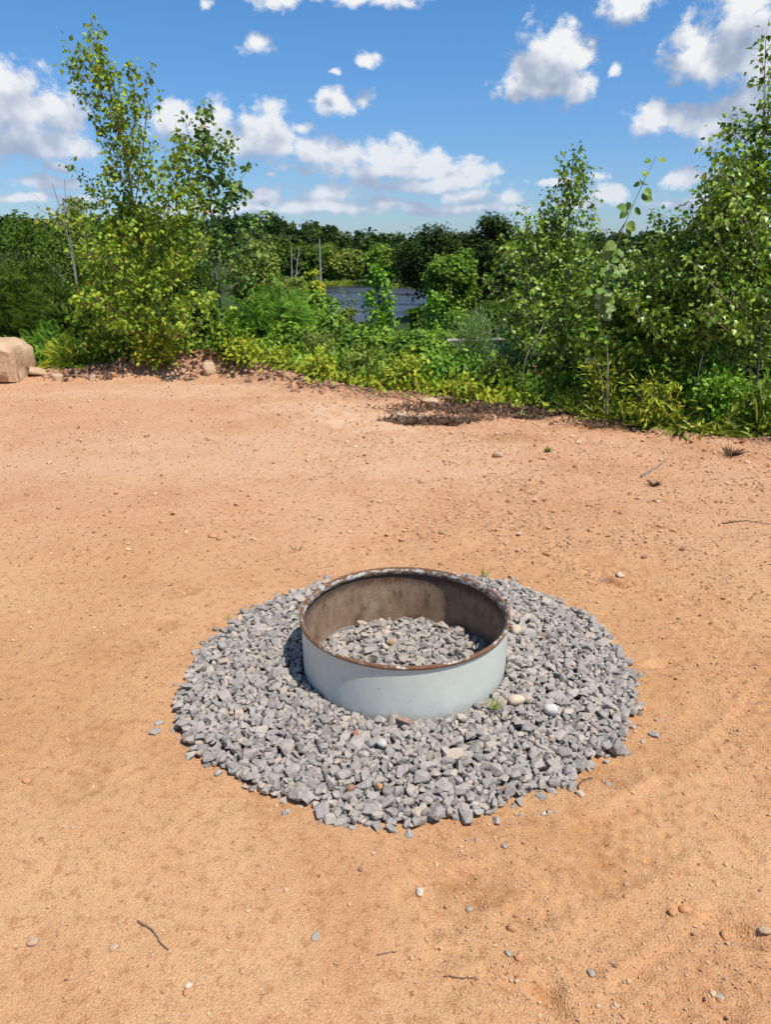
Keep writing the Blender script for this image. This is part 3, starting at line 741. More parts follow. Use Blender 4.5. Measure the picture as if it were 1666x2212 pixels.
# ------------------------------------------------------------------ near trees
def near_tree(seed, name, label, cat, base_px, Y, spines_px, bark='orange', leafm='birch', group=None, **kw):
    r = np.random.RandomState(seed); base = base_of(base_px[0], base_px[1], Y)
    sps = [px_spine(s, Y) for s in spines_px]; sps[0] = root_spine(sps[0], base)
    bag = Bag(); polys = []
    fills = kw.pop('fill', []); extra = kw.pop('passes', [{}])
    for ps in extra:
        g = dict(kw); g.update({a: b for a, b in ps.items() if a != 'spines'})
        grow(r, [sps[i] for i in ps.get('spines', range(len(sps)))], bag, polys, **g)
    for (cx, cyy, rx, ry, n) in fills:          # leafy twigs through the crown's volume
        c0 = np.array(at(cx, cyy, Y)[:]); sx_ = np.array(at(cx+rx, cyy, Y)[:])[0]-c0[0]; sz_ = np.array(at(cx, cyy-ry, Y)[:])[2]-c0[2]
        for _ in range(n):
            u = unit(r.normal(size=3))*r.rand()**.45*(1+.25*r.normal()*.5); c = c0+u*np.array([sx_, sx_*.9, sz_])
            d = unit(np.array([u[0]*.6, u[1]*.6, .75])+r.normal(0, .35, 3)); b = r.uniform(.12, .26); tt = np.linspace(0, 1, 4)[:, None]
            pts = c+d*b*tt+np.array([0, 0, -.3])*b*tt**2; polys.append((pts, .0022, .0008)); m = r.randint(5, 10)
            P_ = c+d*b*r.rand(m, 1)+r.normal(0, .025, (m, 3)); D_ = unit(r.normal(0, .6, (m, 3))+d*.3+np.array([0, 0, -.55])); N_ = unit(r.normal(0, .55, (m, 3))+np.array([.15, -.25, .9])); s = r.uniform(.6, 1.15, m)
            bag.add(P_, D_, N_, kw.get('L', .065)*s, kw.get('W', .05)*s, kw.get('shape', 'birch'), np.clip(r.beta(2, 2.2, m)+r.normal(0, .08), 0, 1))
    return place_plant(name, label, cat, base, polys, bag, bark, leafm, group)
near_tree(11, 'birch_tree', 'tallest young birch with yellow green leaves and leaning top, near the boulder', 'birch tree', (320, 805), 10.4,
  [[(320,805),(316,700),(296,500),(274,350),(252,255),(224,150),(196,40)], [(290,450,-.2),(308,330,-.4),(318,220,-.5),(314,150,-.5)], [(282,400,.2),(232,300,.3),(184,210,.3),(156,100,.3)],
   [(308,600,-.2),(350,470,-.4),(385,360,-.4),(402,280,-.4)], [(300,560,.1),(220,440,.2),(162,370,.2)], [(296,580,-.3),(190,510,-.5),(96,478,-.6)], [(306,640,-.3),(230,560,-.7),(160,540,-.8)],
   [(312,680,-.4),(400,580,-.7),(450,520,-.7)], [(262,300,-.1),(215,180,-.2),(190,70,-.2)], [(312,660,.3),(370,520,.6),(430,420,.6)], [(314,690,-.4),(210,660,-.9),(170,640,-1.0)], [(316,700,-.4),(410,680,-.9),(455,640,-1.)],
   [(318,720,-.3),(250,720,-.9),(205,690,-1.)], [(318,720,-.3),(390,730,-.9),(430,700,-1.)], [(270,330,-.2),(295,250,-.4),(282,140,-.4)]],
  nb=13, blen=.46, up=54, t0=.16, lsp=.040, L=.072, W=.058, tw=.06, spine_r=.026, prof=lambda t: 1.05-.75*t,
  fill=[(312,660,150,135,360),(300,520,120,90,150),(285,400,85,95,85),(320,745,110,60,150),(238,240,52,100,50),(380,430,60,100,70)])
near_tree(12, 'poplar_tree', 'slim blue green poplar with forked trunk between the tall birch and the bright sumac', 'poplar tree', (492, 790), 12.2,
  [[(492,790),(480,690),(462,570),(456,470),(446,350),(440,225)], [(464,610),(510,560),(560,480),(580,458)], [(458,500),(500,420),(545,350)], [(452,440),(480,360),(486,300)], [(464,600),(430,560),(405,500)],
   [(450,400),(415,340),(400,260)], [(456,470),(410,420),(385,350)], [(470,640),(530,600),(580,560)]],
  bark='grey', leafm='aspen', fill=[(462,380,60,120,60),(500,520,80,60,35)], nb=11, blen=.42, up=40, t0=.3, lsp=.05, L=.085, W=.075, tw=.08, shape='round', spine_r=.026)
near_tree(13, 'birch_tree', 'birch with thin pointed top rising behind the dry brown ground cover', 'birch tree', (1206, 845), 9.2,
  [[(1206,845),(1215,720),(1226,580),(1230,450),(1240,325)], [(1212,700,-.2),(1170,580,-.3),(1135,470,-.3)], [(1208,720,-.4),(1130,610,-.8),(1080,540,-.8)], [(1216,680,.2),(1262,560,.3),(1280,470,.3)],
   [(1208,760,-.4),(1140,690,-.9),(1085,640,-1.)], [(1212,740,-.4),(1260,640,-.8),(1300,560,-.8)], [(1208,780,-.3),(1150,760,-.9),(1110,720,-1.)], [(1220,620),(1195,500),(1190,430)], [(1210,760,-.4),(1270,700,-.9),(1310,640,-1.)], [(1226,520),(1262,430),(1262,380)]],
  bark='grey', leafm='birch2', nb=13, blen=.46, up=50, t0=.15, lsp=.036, L=.064, W=.050, tw=.07, spine_r=.020, prof=lambda t: 1.1-.85*t,
  fill=[(1190,650,115,150,420),(1195,530,70,70,110),(1234,430,34,75,40),(1190,760,100,70,160)])
near_tree(14, 'birch_tree', 'big leafy birch with pale trunk at the photo edge, tallest of the bushy birches', 'birch tree', (1640, 880), 7.7,
  [[(1640,880),(1642,700),(1650,520),(1648,330),(1655,95)], [(1645,600,-.2),(1600,470,-.3),(1580,330,-.3)], [(1645,640,-.2),(1560,540,-.5),(1520,440,-.5)], [(1648,480,.1),(1700,360,.2),(1720,250,.2)], [(1645,560,-.4),(1590,420,-.6),(1535,320,-.6)],
   [(1642,700,-.3),(1560,640,-.8),(1500,570,-.8)], [(1642,720,-.3),(1700,620,-.7),(1760,520,-.7)], [(1648,400),(1610,300),(1590,240)], [(1642,740,-.3),(1580,720,-.8),(1530,680,-.9)], [(1642,660,.3),(1570,560,.7),(1500,500,.7)], [(1650,300),(1680,200),(1690,130)]],
  bark='white', leafm='birch2', nb=15, blen=.42, up=48, t0=.12, lsp=.032, L=.066, W=.052, tw=.08, spine_r=.020, prof=lambda t: 1.1-.8*t,
  fill=[(1600,580,120,170,520),(1640,380,70,110,150),(1580,730,120,100,300),(1560,460,60,80,100)])
near_tree(15, 'birch_sapling', 'dense round topped young birch between the leaning aspen shoot and the tallest bushy birch', 'birch tree', (1468, 880), 7.9,
  [[(1468,880),(1465,740),(1470,620),(1478,500),(1480,470)], [(1466,720,-.2),(1420,640,-.4),(1390,560,-.4)], [(1466,700,-.2),(1520,620,-.4),(1545,520,-.4)], [(1466,760,-.3),(1400,710,-.7),(1365,650,-.7)], [(1466,760,-.3),(1530,720,-.7),(1575,660,-.7)], [(1470,640,.2),(1440,540,.3),(1440,480,.3)], [(1466,740,.4),(1400,640,.8),(1370,580,.8)], [(1466,740,.4),(1540,640,.8),(1590,560,.8)]],
  bark='grey', leafm='birch2', nb=17, blen=.42, up=45, t0=.12, lsp=.03, L=.064, W=.05, tw=.08, spine_r=.018, prof=lambda t: 1.1-.7*t, fill=[(1470,660,115,150,420),(1400,640,60,80,90)])
near_tree(16, 'birch_sapling', 'low birch thicket with grey green leaves just below the leaning aspen shoot', 'birch tree', (1340, 870), 8.2,
  [[(1340,870),(1338,760),(1345,660),(1350,590)], [(1340,760,-.2),(1300,680,-.4),(1290,620,-.4)], [(1340,760,-.2),(1390,690,-.4),(1410,630,-.4)], [(1340,790,-.4),(1280,750,-.7),(1250,710,-.7)], [(1340,790,-.4),(1400,760,-.7),(1430,720,-.7)]],
  bark='grey', leafm='mid', nb=19, blen=.38, up=45, t0=.1, lsp=.03, L=.07, W=.06, tw=.08, spine_r=.016, shape='round', fill=[(1340,720,85,100,200)])
# leaning aspen shoot: each large leaf is a part
def aspen_shoot():
    r = np.random.RandomState(5); Y = 7.6; base = base_of(1300, 880, Y)
    sp = px_spine([(1300,880),(1296,760),(1300,640),(1330,540),(1352,480),(1390,395),(1418,338)], Y); sp = root_spine(sp, base)
    e = empty('aspen_shoot', base); tagp(e, 'thin leaning aspen shoot with large round leaves standing out against the sky', 'aspen shoot')
    q, ln = smooth_poly(sp, 40); q = q-np.array(base)
    obj('stem', tube_mesh('stem', [(q, .011, .002)], BARK['grey'], 6), e)
    for i in range(46):
        t = min(.995, .50+.5*(i+.5)/26+r.normal(0, .02)) if i < 26 else r.uniform(.28, .62)
        k_ = t*(len(q)-1); i0 = min(int(k_), len(q)-2); P0 = q[i0]+(q[i0+1]-q[i0])*(k_-i0)
        side = r.choice([-1, 1])
        D_ = unit(np.array([[side*.9+r.normal(0, .3), r.normal(0, .7), -.35+r.normal(0, .45)]])); s = r.uniform(.55, 1.15)*(1 if t < .93 else .6)
        P1 = P0+D_[0]*r.uniform(.015, .05)+(0 if i < 26 else 1)*r.normal(0, .07, 3)
        V, Ff, _ = leaves_np(P1[None], D_, unit(np.array([[r.normal(0, .4), -.75, .55]])), np.array([.115*s]), np.array([.11*s]), 'heart')
        obj('leaf', mesh_np('leaf', V, Ff, [LEAF['pale' if i >= 26 and r.rand() < .6 else 'aspen']], False, fattr={'var': np.full(len(Ff), r.uniform(.3, .85))}), e)
aspen_shoot()

# ------------------------------------------------------------------ shrubs
def shrub(seed, name, label, px, top, wpx, Y, leafm='mid', shape='oval', L=.06, W=.035, n=None, dens=1.0, bark='brown', cat='shrub', up=55, group=None, conical=False, hang=.25):
    r = np.random.RandomState(seed); p = at(px, top, Y); bz = h1(p.x, Y); H = max(.3, p.z-bz)
    s_px = Y*1.0/FPX*(1/math.cos(PITCH))*.96; rad = wpx/2*s_px
    base = (p.x, Y, bz); bag = Bag(); polys = []; sps = []
    n = n or int(7+rad*6)
    if conical:
        sps.append(np.array([(p.x, Y, bz-.05), (p.x+r.normal(0, .04*H), Y, bz+H*.5), (p.x+r.normal(0, .04*H), Y, bz+H)]))
        grow(r, sps, bag, polys, nb=max(8, 30/H)*dens, blen=rad*1.15, up=38, t0=.12, prof=lambda t: 1.1-.85*t, lsp=L*.55, L=L, W=W, tw=L*.9, shape=shape, droop=.2, spine_r=.012+.006*H, sub=4, hang=hang)
    else:
        for i in range(n):
            az = 2*PI*(i+r.rand())/n; rr = rad*(.25+.6*r.rand()**.6); hh = H*(1-.55*(rr/rad)**1.6*r.uniform(.5, 1))*r.uniform(.8, 1.0)
            if i == 0: rr *= .15; hh = H*.95
            x1, y1 = math.cos(az)*rr, math.sin(az)*rr
            st = .10 if H < 2.5 else .45
            sps.append(np.array([(p.x+x1*.1, Y+y1*.1, bz-.05), (p.x+x1*.55, Y+y1*.55, bz+hh*.5), (p.x+x1, Y+y1, bz+hh*.93)]))
        grow(r, sps, bag, polys, nb=(9/max(.5, H*.55)+3)*dens, blen=max(.12, rad*.55), up=up, t0=.15, prof=lambda t: 1-.45*t, lsp=L*.62, L=L, W=W, tw=L*1.2, shape=shape, droop=.35, spine_r=.010+.003*H, sub=2, hang=hang)
    return place_plant(name, label, cat, base, polys, bag, bark, leafm, group, trunk='stems', crown='foliage')

SH = [  # seed, name, label, px, top, width px, Y, kwargs
 (31,'sumac_shrub','dark green sumac thicket behind the boulder',30,585,190,14.5,dict(leafm='dark',shape='frond',L=.24,W=.20,dens=1.2)),
 (32,'sumac_shrub','dark sumac with hanging fronds between the boulder thicket and the tall birch',150,640,130,13.2,dict(leafm='dark',shape='frond',L=.24,W=.20,dens=1.2)),
 (33,'sumac_sprout','small bright sumac sprout beside the boulder',108,735,60,11.6,dict(leafm='bright',shape='frond',L=.17,W=.13,dens=.7)),
 (34,'leafy_shrub','bushy yellow green shrub around the foot of the tall birch trunk',330,722,130,10.0,dict(leafm='yellow',L=.075,W=.05,dens=.9)),
 (35,'leafy_shrub','shaded shrub at the foot of the tall birch on the boulder side',225,715,140,10.3,dict(leafm='mid',L=.065,W=.045)),
 (36,'leafy_shrub','round leaved dark shrub just behind the brown dirt heap',490,690,130,10.2,dict(leafm='mid',shape='birch',L=.09,W=.065)),
 (37,'leafy_shrub','sunlit yellow shrub on the far side of the brown dirt heap, near the bright sumac',520,735,110,9.9,dict(leafm='yellow',shape='birch',L=.08,W=.055)),
 (38,'sumac_shrub','bright lime green sumac bush beside the poplar',592,634,150,13.0,dict(leafm='bright',shape='frond',L=.20,W=.16,dens=1.2)),
 (39,'leafy_shrub','low reddish tipped shrub in front of the lime green sumac',600,752,110,9.8,dict(leafm='yellow',L=.06,W=.035)),
 (40,'leafy_shrub','loose upright olive shrub in front of the dark bush by the water',690,705,110,11.2,dict(leafm='olive',L=.07,W=.03,up=70)),
 (41,'leafy_shrub','dense dark shrub beside the lake gap, below the dead snag',690,622,140,21.0,dict(leafm='mid',L=.11,W=.075)),
 (42,'sapling','feathery pale sapling just beside the open lake water',752,628,60,19.0,dict(leafm='olive',L=.09,W=.05,conical=True)),
 (43,'maple_sapling','light green maple sapling standing in front of the lake',822,588,95,15.0,dict(leafm='bright',shape='round',L=.085,W=.085,conical=True,dens=2.6,cat='sapling')),
 (44,'maple_sapling','short bright sapling at the far end of the lake below the round tree',932,640,62,16.0,dict(leafm='bright',shape='round',L=.08,W=.08,conical=True,dens=2.4,cat='sapling')),
 (45,'leafy_shrub','small dark bush squeezed beside the short bright sapling',896,655,60,19.0,dict(leafm='dark',L=.10,W=.07)),
 (46,'leafy_shrub','spreading shrub under the maple sapling',800,700,150,13.0,dict(leafm='mid',L=.085,W=.055)),
 (47,'leafy_shrub','blue green shrub below the short bright sapling',910,715,150,12.0,dict(leafm='mid',L=.08,W=.055)),
 (48,'pine_seedling','pale fluffy pine seedling beside the birch with the thin pointed top',1036,672,95,11.2,dict(leafm='pale',shape='oval',L=.14,W=.010,dens=1.6,cat='pine seedling',up=50,hang=-.3)),
 (49,'bramble_bush','low yellow bramble by the dirt bank in front of the loose olive shrub',690,768,110,9.3,dict(leafm='yellow',shape='birch',L=.07,W=.045)),
 (50,'bramble_bush','leafy bramble in front of the maple sapling at the edge of the dirt',790,758,130,9.5,dict(leafm='olive',shape='birch',L=.075,W=.05)),
 (51,'bramble_bush','glowing yellow bramble where the dirt meets the dry stems, below the short bright sapling',880,770,120,9.0,dict(leafm='yellow',shape='birch',L=.075,W=.05)),
 (52,'bramble_bush','green bramble between the glowing yellow bramble and the pine seedling',985,760,120,9.3,dict(leafm='bright',shape='birch',L=.075,W=.05,dens=.9)),
 (53,'bramble_bush','mixed green and reddish bramble in front of the pine seedling',1075,775,120,8.7,dict(leafm='olive',shape='birch',L=.065,W=.045)),
 (54,'fern_clump','bright fern clump at the foot of the birch with the thin pointed top',1165,812,120,8.0,dict(leafm='bright',shape='oval',L=.07,W=.02,dens=.9,cat='fern',up=65)),
 (55,'fern_clump','tall yellow green fern clump with a bare white stick, below the leaning aspen shoot',1310,770,110,7.45,dict(leafm='yellow',shape='oval',L=.08,W=.024,dens=.9,cat='fern',up=65)),
 (56,'sumac_sprout','yellow green sumac sprouts with spreading fronds in front of the round topped birch',1420,800,150,7.0,dict(leafm='yellow',shape='oval',L=.085,W=.026,dens=.8,up=50,hang=.4)),
 (57,'bramble_bush','green bramble under the tallest bushy birch',1560,800,150,6.95,dict(leafm='bright',shape='birch',L=.065,W=.045)),
 (58,'bramble_bush','shaded bramble behind the sumac sprouts',1480,770,150,7.4,dict(leafm='mid',shape='birch',L=.065,W=.045)),
 (59,'bramble_bush','leafy bramble at the photo edge below the pale birch trunk',1655,815,120,6.75,dict(leafm='mid',shape='birch',L=.06,W=.04)),
 (60,'red_leaved_sprout','rust coloured leafy sprout in front of the birch with the thin pointed top',1180,795,34,8.4,dict(leafm='red',shape='birch',L=.07,W=.045,n=3,dens=.6)),
 (61,'leafy_shrub','grey green shrub between the pine seedling and the pointed birch',1120,700,100,9.8,dict(leafm='pale',shape='round',L=.07,W=.065,dens=.6)),
 (62,'sumac_sprout','lone low sumac sprout on the grassy gap beside the boulder, rusty tips',150,768,55,10.4,dict(leafm='yellow',shape='frond',L=.16,W=.13,dens=.6)),
 (63,'leafy_shrub','deep green shrub filling the gap behind the poplar foot',440,650,150,13.5,dict(leafm='dark',L=.09,W=.06)),
 (64,'leafy_shrub','dim shrub below the lime green sumac bush',640,700,120,12.0,dict(leafm='mid',L=.08,W=.05)),
 (65,'bramble_bush','small sprawling bramble at the dirt edge beside the dry brown mat',1010,822,80,8.1,dict(leafm='yellow',shape='birch',L=.06,W=.04,dens=.8)),
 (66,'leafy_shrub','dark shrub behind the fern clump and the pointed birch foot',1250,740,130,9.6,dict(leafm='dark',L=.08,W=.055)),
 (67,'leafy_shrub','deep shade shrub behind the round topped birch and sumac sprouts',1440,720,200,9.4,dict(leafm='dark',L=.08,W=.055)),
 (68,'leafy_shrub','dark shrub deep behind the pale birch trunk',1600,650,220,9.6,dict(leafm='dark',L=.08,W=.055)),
]
SOLID = {41: .12, 45: .10, 46: .085, 47: .08, 63: .09, 64: .085, 66: .075, 67: .075, 68: .075}
for sd, nm, lb, px, top, wpx, Y_, kw in SH:
  if sd not in SOLID: shrub(sd, nm, lb, px, top, wpx, Y_, **kw)

# ------------------------------------------------------------------ far and mid trees
def crown_tree(seed, name, label, px, top, base_py, wpx, Y, leafm='dark', lsz=None, nclump=None, cat='tree', group=None, trunk_show=.25, bark='brown', shape='oval', conic=0.0, low=.12, per=170):
    r = np.random.RandomState(seed); p = at(px, top, Y); bz = h1(p.x, Y); H = p.z-bz; s_px = Y/FPX/math.cos(PITCH)*.96; rad = wpx/2*s_px
    base = (p.x, Y, bz); lsz = lsz or max(.10, Y*.0042)
    nclump = nclump or int(26+10*H/max(rad, .1))
    cz = bz+H*(low+(1-low)/2); hz = H*(1-low)/2
    bag = Bag(); polys = []
    tp = np.array([(p.x, Y, bz-.3), (p.x+r.normal(0, .02*H), Y, bz+H*.35), (p.x+r.normal(0, .04*H), Y, bz+H*.8)]); q, ln = smooth_poly(tp, 10)
    polys.append((q, H*.022, H*.006))
    for i in range(nclump):
        u = r.normal(size=3); u = unit(u); rr = r.uniform(.35, 1.0)**.5
        zf = u[2]*rr
        wid = 1-conic*(zf*.5+.5)
        cr = rad*r.uniform(.22, .42)*(1-.35*conic*(zf*.5+.5))
        c = np.array([p.x+u[0]*rr*(rad-cr*.6)*wid, Y+u[1]*rr*(rad-cr*.6)*wid, cz+zf*(hz-cr*.5)])
        b0 = q[min(9, int(r.uniform(.25, .9)*9))]
        polys.append((np.array([b0, (b0+c)/2+np.array([0, 0, -.05*H])*r.rand(), c]), H*.006, H*.0015))
        m = int(per*r.uniform(.6, 1.3)); d = unit(r.normal(size=(m, 3))+np.array([0, 0, .25]))
        rad_ = cr*(r.uniform(.45, 1.12, (m, 1)))
        P_ = c+d*rad_*np.array([1.15, 1.15, .8])
        N_ = unit(d*.7+np.array([0, -.1, .65])+r.normal(0, .45, (m, 3))); D_ = unit(np.cross(N_, r.normal(size=(m, 3))))
        sz = r.uniform(.6, 1.3, m)
        bag.add(P_, D_, N_, lsz*sz, lsz*.75*sz, shape, np.clip(r.beta(2, 2, m)+r.normal(0, .10), 0, 1))
    return place_plant(name, label, cat, base, polys, bag, bark, leafm, group)
TREES = [
 (101,'maple_tree','dark tree at the photo edge above the boulder',10,452,0,190,26,dict(leafm='dark')),
 (102,'maple_tree','dark tree between the edge tree and the tall birch, below the bare grey tree',110,462,0,150,30,dict(leafm='dark')),
 (103,'willow_tree','airy grey green tree behind the bare branches beside the tall birch',155,408,0,110,38,dict(leafm='olive',per=90)),
 (104,'maple_tree','mid green tree partly hidden behind the tall birch leaves',250,500,0,150,27,dict(leafm='mid')),
 (105,'maple_tree','dark tree seen between the tall birch and the poplar',400,500,0,150,30,dict(leafm='dark')),
 (106,'oak_tree','rounded olive tree just behind the outer poplar branches',548,505,0,110,55,dict(leafm='olive')),
 (107,'shrubby_tree','olive bushy tree with two bleached dead trunks standing behind it',625,575,0,120,38,dict(leafm='olive')),
 (108,'shrubby_tree','yellow green pointed bush in front of the tallest bleached snag',678,570,0,70,32,dict(leafm='yellow',conic=.5)),
 (109,'oak_tree','dark spreading oak on the near shore of the lake, behind the round lakeside tree',945,474,0,175,118,dict(leafm='blue')),
 (110,'lakeside_tree','full green round tree at the end of the lake, in front of the dark oaks',978,525,0,112,88,dict(leafm='mid',low=.08,per=230)),
 (111,'oak_tree','tallest dark oak standing behind the pointed birch',1068,455,0,130,105,dict(leafm='blue')),
 (112,'oak_tree','dark oak hidden mostly behind the pointed birch crown',1180,490,0,150,80,dict(leafm='blue')),
 (113,'oak_tree','dark tree behind the leaning aspen shoot',1330,500,0,170,45,dict(leafm='blue')),
 (114,'oak_tree','ragged topped dark tree between the leaning aspen shoot and the tallest bushy birch',1440,452,0,160,38,dict(leafm='blue',per=120)),
 (115,'pine_tree','dark pine rising behind the tallest bushy birch',1605,335,0,190,16,dict(leafm='dark',shape='oval',lsz=.14,conic=.7,low=.3)),
 (116,'maple_tree','olive grey round tree on the far shore, nearest the dark lake shadow',835,528,0,90,236,dict(leafm='mid',low=.05)),
 (117,'maple_tree','dark tree on the far shore beside the dark oak',885,520,0,80,232,dict(leafm='dark',low=.05)),
 (118,'shore_tree','light green tree on the far shore, behind the yellow marsh',720,540,0,58,244,dict(leafm='olive',low=.04)),
 (119,'shore_tree','sunny round tree on the far shore just above the open water',757,533,0,50,246,dict(leafm='olive',low=.04)),
 (120,'shore_tree','dark green tree on the far shore right behind the bleached snags',655,522,0,90,240,dict(leafm='dark',low=.04)),
 (121,'shore_tree','dull green tree on the far shore between the snag and the light green tree',695,528,0,60,258,dict(leafm='mid',low=.04)),
 (122,'shore_tree','dark far shore tree behind the olive bushy tree',600,515,0,90,240,dict(leafm='dark',low=.04)),
]
for sd, nm, lb, px, top, bpy_, wpx, Y_, kw in TREES: crown_tree(sd, nm, lb, px, top, bpy_, wpx, Y_, **kw)

for sd, nm, lb, px, top, wpx, Y_, kw in SH:
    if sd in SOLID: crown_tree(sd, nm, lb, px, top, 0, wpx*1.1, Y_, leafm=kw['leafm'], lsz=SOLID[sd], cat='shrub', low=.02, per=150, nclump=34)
crown_tree(131, 'shrubby_tree', 'olive bush closing off the lake view beside the feathery pale sapling', 745, 655, 0, 70, 26, leafm='olive', lsz=.12, low=.02, cat='shrub')
crown_tree(132, 'shrubby_tree', 'low mid green bush below the full round lakeside tree', 985, 668, 0, 120, 24, leafm='mid', lsz=.12, low=.02, cat='shrub')
crown_tree(133, 'shrubby_tree', 'dark bush filling the gap under the tallest dark oak', 1065, 640, 0, 120, 30, leafm='dark', lsz=.13, low=.02, cat='shrub')

# dead snags
def snag(seed, label, pts, Y, r0, nbr=7, bl=.12, name='dead_snag'):
    r = np.random.RandomState(seed); sp = px_spine(pts, Y); base = (sp[0][0], Y, h1(sp[0][0], Y)); sp[0][2] = base[2]-.2
    q, ln = smooth_poly(sp, 16); e = empty(name, base); tagp(e, label, 'dead tree'); q = q-np.array(base)
    obj('trunk', tube_mesh('trunk', [(q, r0, r0*.35)], BARK['dead'], 7), e)
    for i in range(nbr):
        t = r.uniform(.45, .98); i0 = int(t*14); P0 = q[i0]; s = r.choice([-1, 1]); b = ln*bl*r.uniform(.4, 1.2)*(1.2-t*.6)
        pts_ = P0+np.linspace(0, 1, 4)[:, None]*np.array([s*b*r.uniform(.5, 1), r.normal(0, .4)*b, b*r.uniform(.1, .9)])+r.normal(0, .04*b, (4, 3))
        obj('branch', tube_mesh('branch', [(pts_, r0*.3, r0*.07)], BARK['dead'], 5), e)
snag(201, 'tallest bleached dead snag standing above the lake marsh', [(693,640),(692,580),(690,514)], 150, .32, 6, .10)
snag(202, 'straight bleached dead trunk, farther from the lake than the tall snag', [(631,640),(630,580),(629,530)], 150, .22, 4, .08)
snag(203, 'leaning forked dead trunk between the straight one and the tall snag', [(634,640),(641,575),(646,535)], 150, .22, 5, .2)
snag(204, 'bare grey branched dead tree rising beside the tall birch', [(165,600),(150,520),(132,460),(112,395)], 24, .032, 10, .22, 'bare_tree')
snag(205, 'second bare grey trunk with fine branches close to the tall birch', [(166,600),(150,500),(140,440),(138,385)], 24.4, .024, 16, .26, 'bare_tree')

# ------------------------------------------------------------------ far forest, marsh, slope cover (uncountable)
def blob_forest(name, label, n, fx, leafm, per, lsz, hgt, seed):
    r = np.random.RandomState(seed); bag = Bag()
    for i in range(n):
        x, y = fx(r)
        if lake_q(np.array([x]), np.array([y]))[0] < 1.08: continue
        z = h1(x, y); H = hgt*r.uniform(.6, 1.35); rad = H*r.uniform(.32, .5)
        tone = r.normal(0, .26)
        m = per; u = unit(r.normal(size=(m, 3))+np.array([0, -.15, .35])); rr = r.uniform(.75, 1.05, (m, 1))+.18*np.sin(u[:, :1]*7+i)*np.cos(u[:, 2:]*6+i*2)
        P_ = np.array([x, y, z+H*.55])+u*rr*np.array([rad, rad, H*.48])
        N_ = unit(u+r.normal(0, .4, (m, 3))+np.array([0, 0, .4])); D_ = unit(np.cross(N_, r.normal(size=(m, 3)))); s = lsz*r.uniform(.6, 1.3, m)
        bag.add(P_, D_, N_, s, s*.8, 'oval', np.clip(r.beta(2, 2, m)+tone, 0, 1))
    o = obj(name, bag.mesh(name, LEAF[leafm])); tagp(o, label, 'forest', kind='stuff'); return o
blob_forest('far_forest', 'dark wooded hills along the horizon beyond the lake', 620, lambda r: (lambda y: (r.uniform(-.75, .75)*y, y))(265+760*r.rand()**1.3), 'blue', 130, 2.6, 11.5, 301)
blob_forest('shore_woods', 'unbroken woods covering the low ground on both sides of the lake', 150,
            lambda r: (r.choice([-1, 1])*r.uniform(22, 110) if r.rand() < .55 else r.uniform(15, 42), r.uniform(70, 235)), 'dark', 300, .85, 8.5, 302)
blob_forest('side_woods', 'leafy thickets along the lot edge to either side of the view', 260,
            lambda r: (lambda y, sd: (sd*(y*.60+2.5+r.rand()**1.5*38), y))(r.uniform(10, 75), -1 if r.rand() < .6 else 1), 'dark', 330, .30, 4.6, 303)
def ground_cover(name, label, n, fx, leafm, L, W, shape, seed, cat='undergrowth', stand=.5):
    r = np.random.RandomState(seed); bag = Bag()
    xy = np.array([fx(r) for _ in range(n)]); z = height(xy[:, 0], xy[:, 1])
    P_ = np.stack([xy[:, 0], xy[:, 1], z+r.uniform(0, 1, n)**1.5*L*stand], 1)
    D_ = unit(r.normal(size=(n, 3))*np.array([1, 1, .4])+np.array([0, 0, stand])); N_ = unit(r.normal(0, .6, (n, 3))+np.array([0, -.3, .8]))
    s = r.uniform(.5, 1.3, n)
    bag.add(P_, D_, N_, L*s, W*s, shape, np.clip(r.beta(2, 2, n), 0, 1))
    o = obj(name, bag.mesh(name, LEAF[leafm])); tagp(o, label, cat, kind='stuff'); return o
def slope_xy(r):
    y = 8+26*r.rand()**1.4; x = r.uniform(-.62, .62)*(y+1); e = float(edge_y(x)); return (x, max(y, e+.35+r.rand()*1.2))
ground_cover('undergrowth', 'tangled low green undergrowth covering the slope beyond the dirt', 26000, slope_xy, 'mid', .12, .07, 'birch', 311, stand=2.2)
ground_cover('weeds', 'sunlit bright green weeds mixed through the slope cover', 16000, slope_xy, 'bright', .10, .055, 'birch', 317, stand=2.6)
def edge_band(r, a, b, x0, x1):
    x = r.uniform(x0, x1); return (x, float(edge_y(x))+r.uniform(a, b))
ground_cover('edge_weeds', 'low yellow green weeds along the far edge of the dirt', 9000, lambda r: edge_band(r, -.30+1.4*min(1, abs(r.normal(.45, .25))), 1.1, -2.6, 4.6), 'yellow', .075, .045, 'birch', 312, stand=1.8)
ground_cover('red_weeds', 'scattered reddish low weeds straggling along the far dirt edge', 420, lambda r: edge_band(r, -.2+.9*r.rand(), 1.1, -2.0, 4.2), 'red', .05, .025, 'birch', 318, stand=2.8)
ground_cover('edge_grass', 'thin sunlit grass at the dirt edge near the photo border', 5000, lambda r: edge_band(r, -.02, .8, 1.9, 4.9), 'grass', .30, .008, 'oval', 313, 'grass', stand=.05)
ground_cover('meadow_grass', 'small patch of sunlit grass just behind the boulder', 5000, lambda r: edge_band(r, .2, 2.5, -6.4, -3.6), 'grass', .22, .012, 'oval', 314, 'grass', stand=.05)
ground_cover('marsh_grass', 'yellow green marsh grass on the far shore of the lake', 9000, lambda r: (lambda t, q: (-10+21*q*math.cos(t), 178+57*q*math.sin(t)))(r.uniform(.9, 2.6), r.uniform(1.0, 1.12)), 'grass', 1.3, .22, 'oval', 315, 'grass', stand=.1)
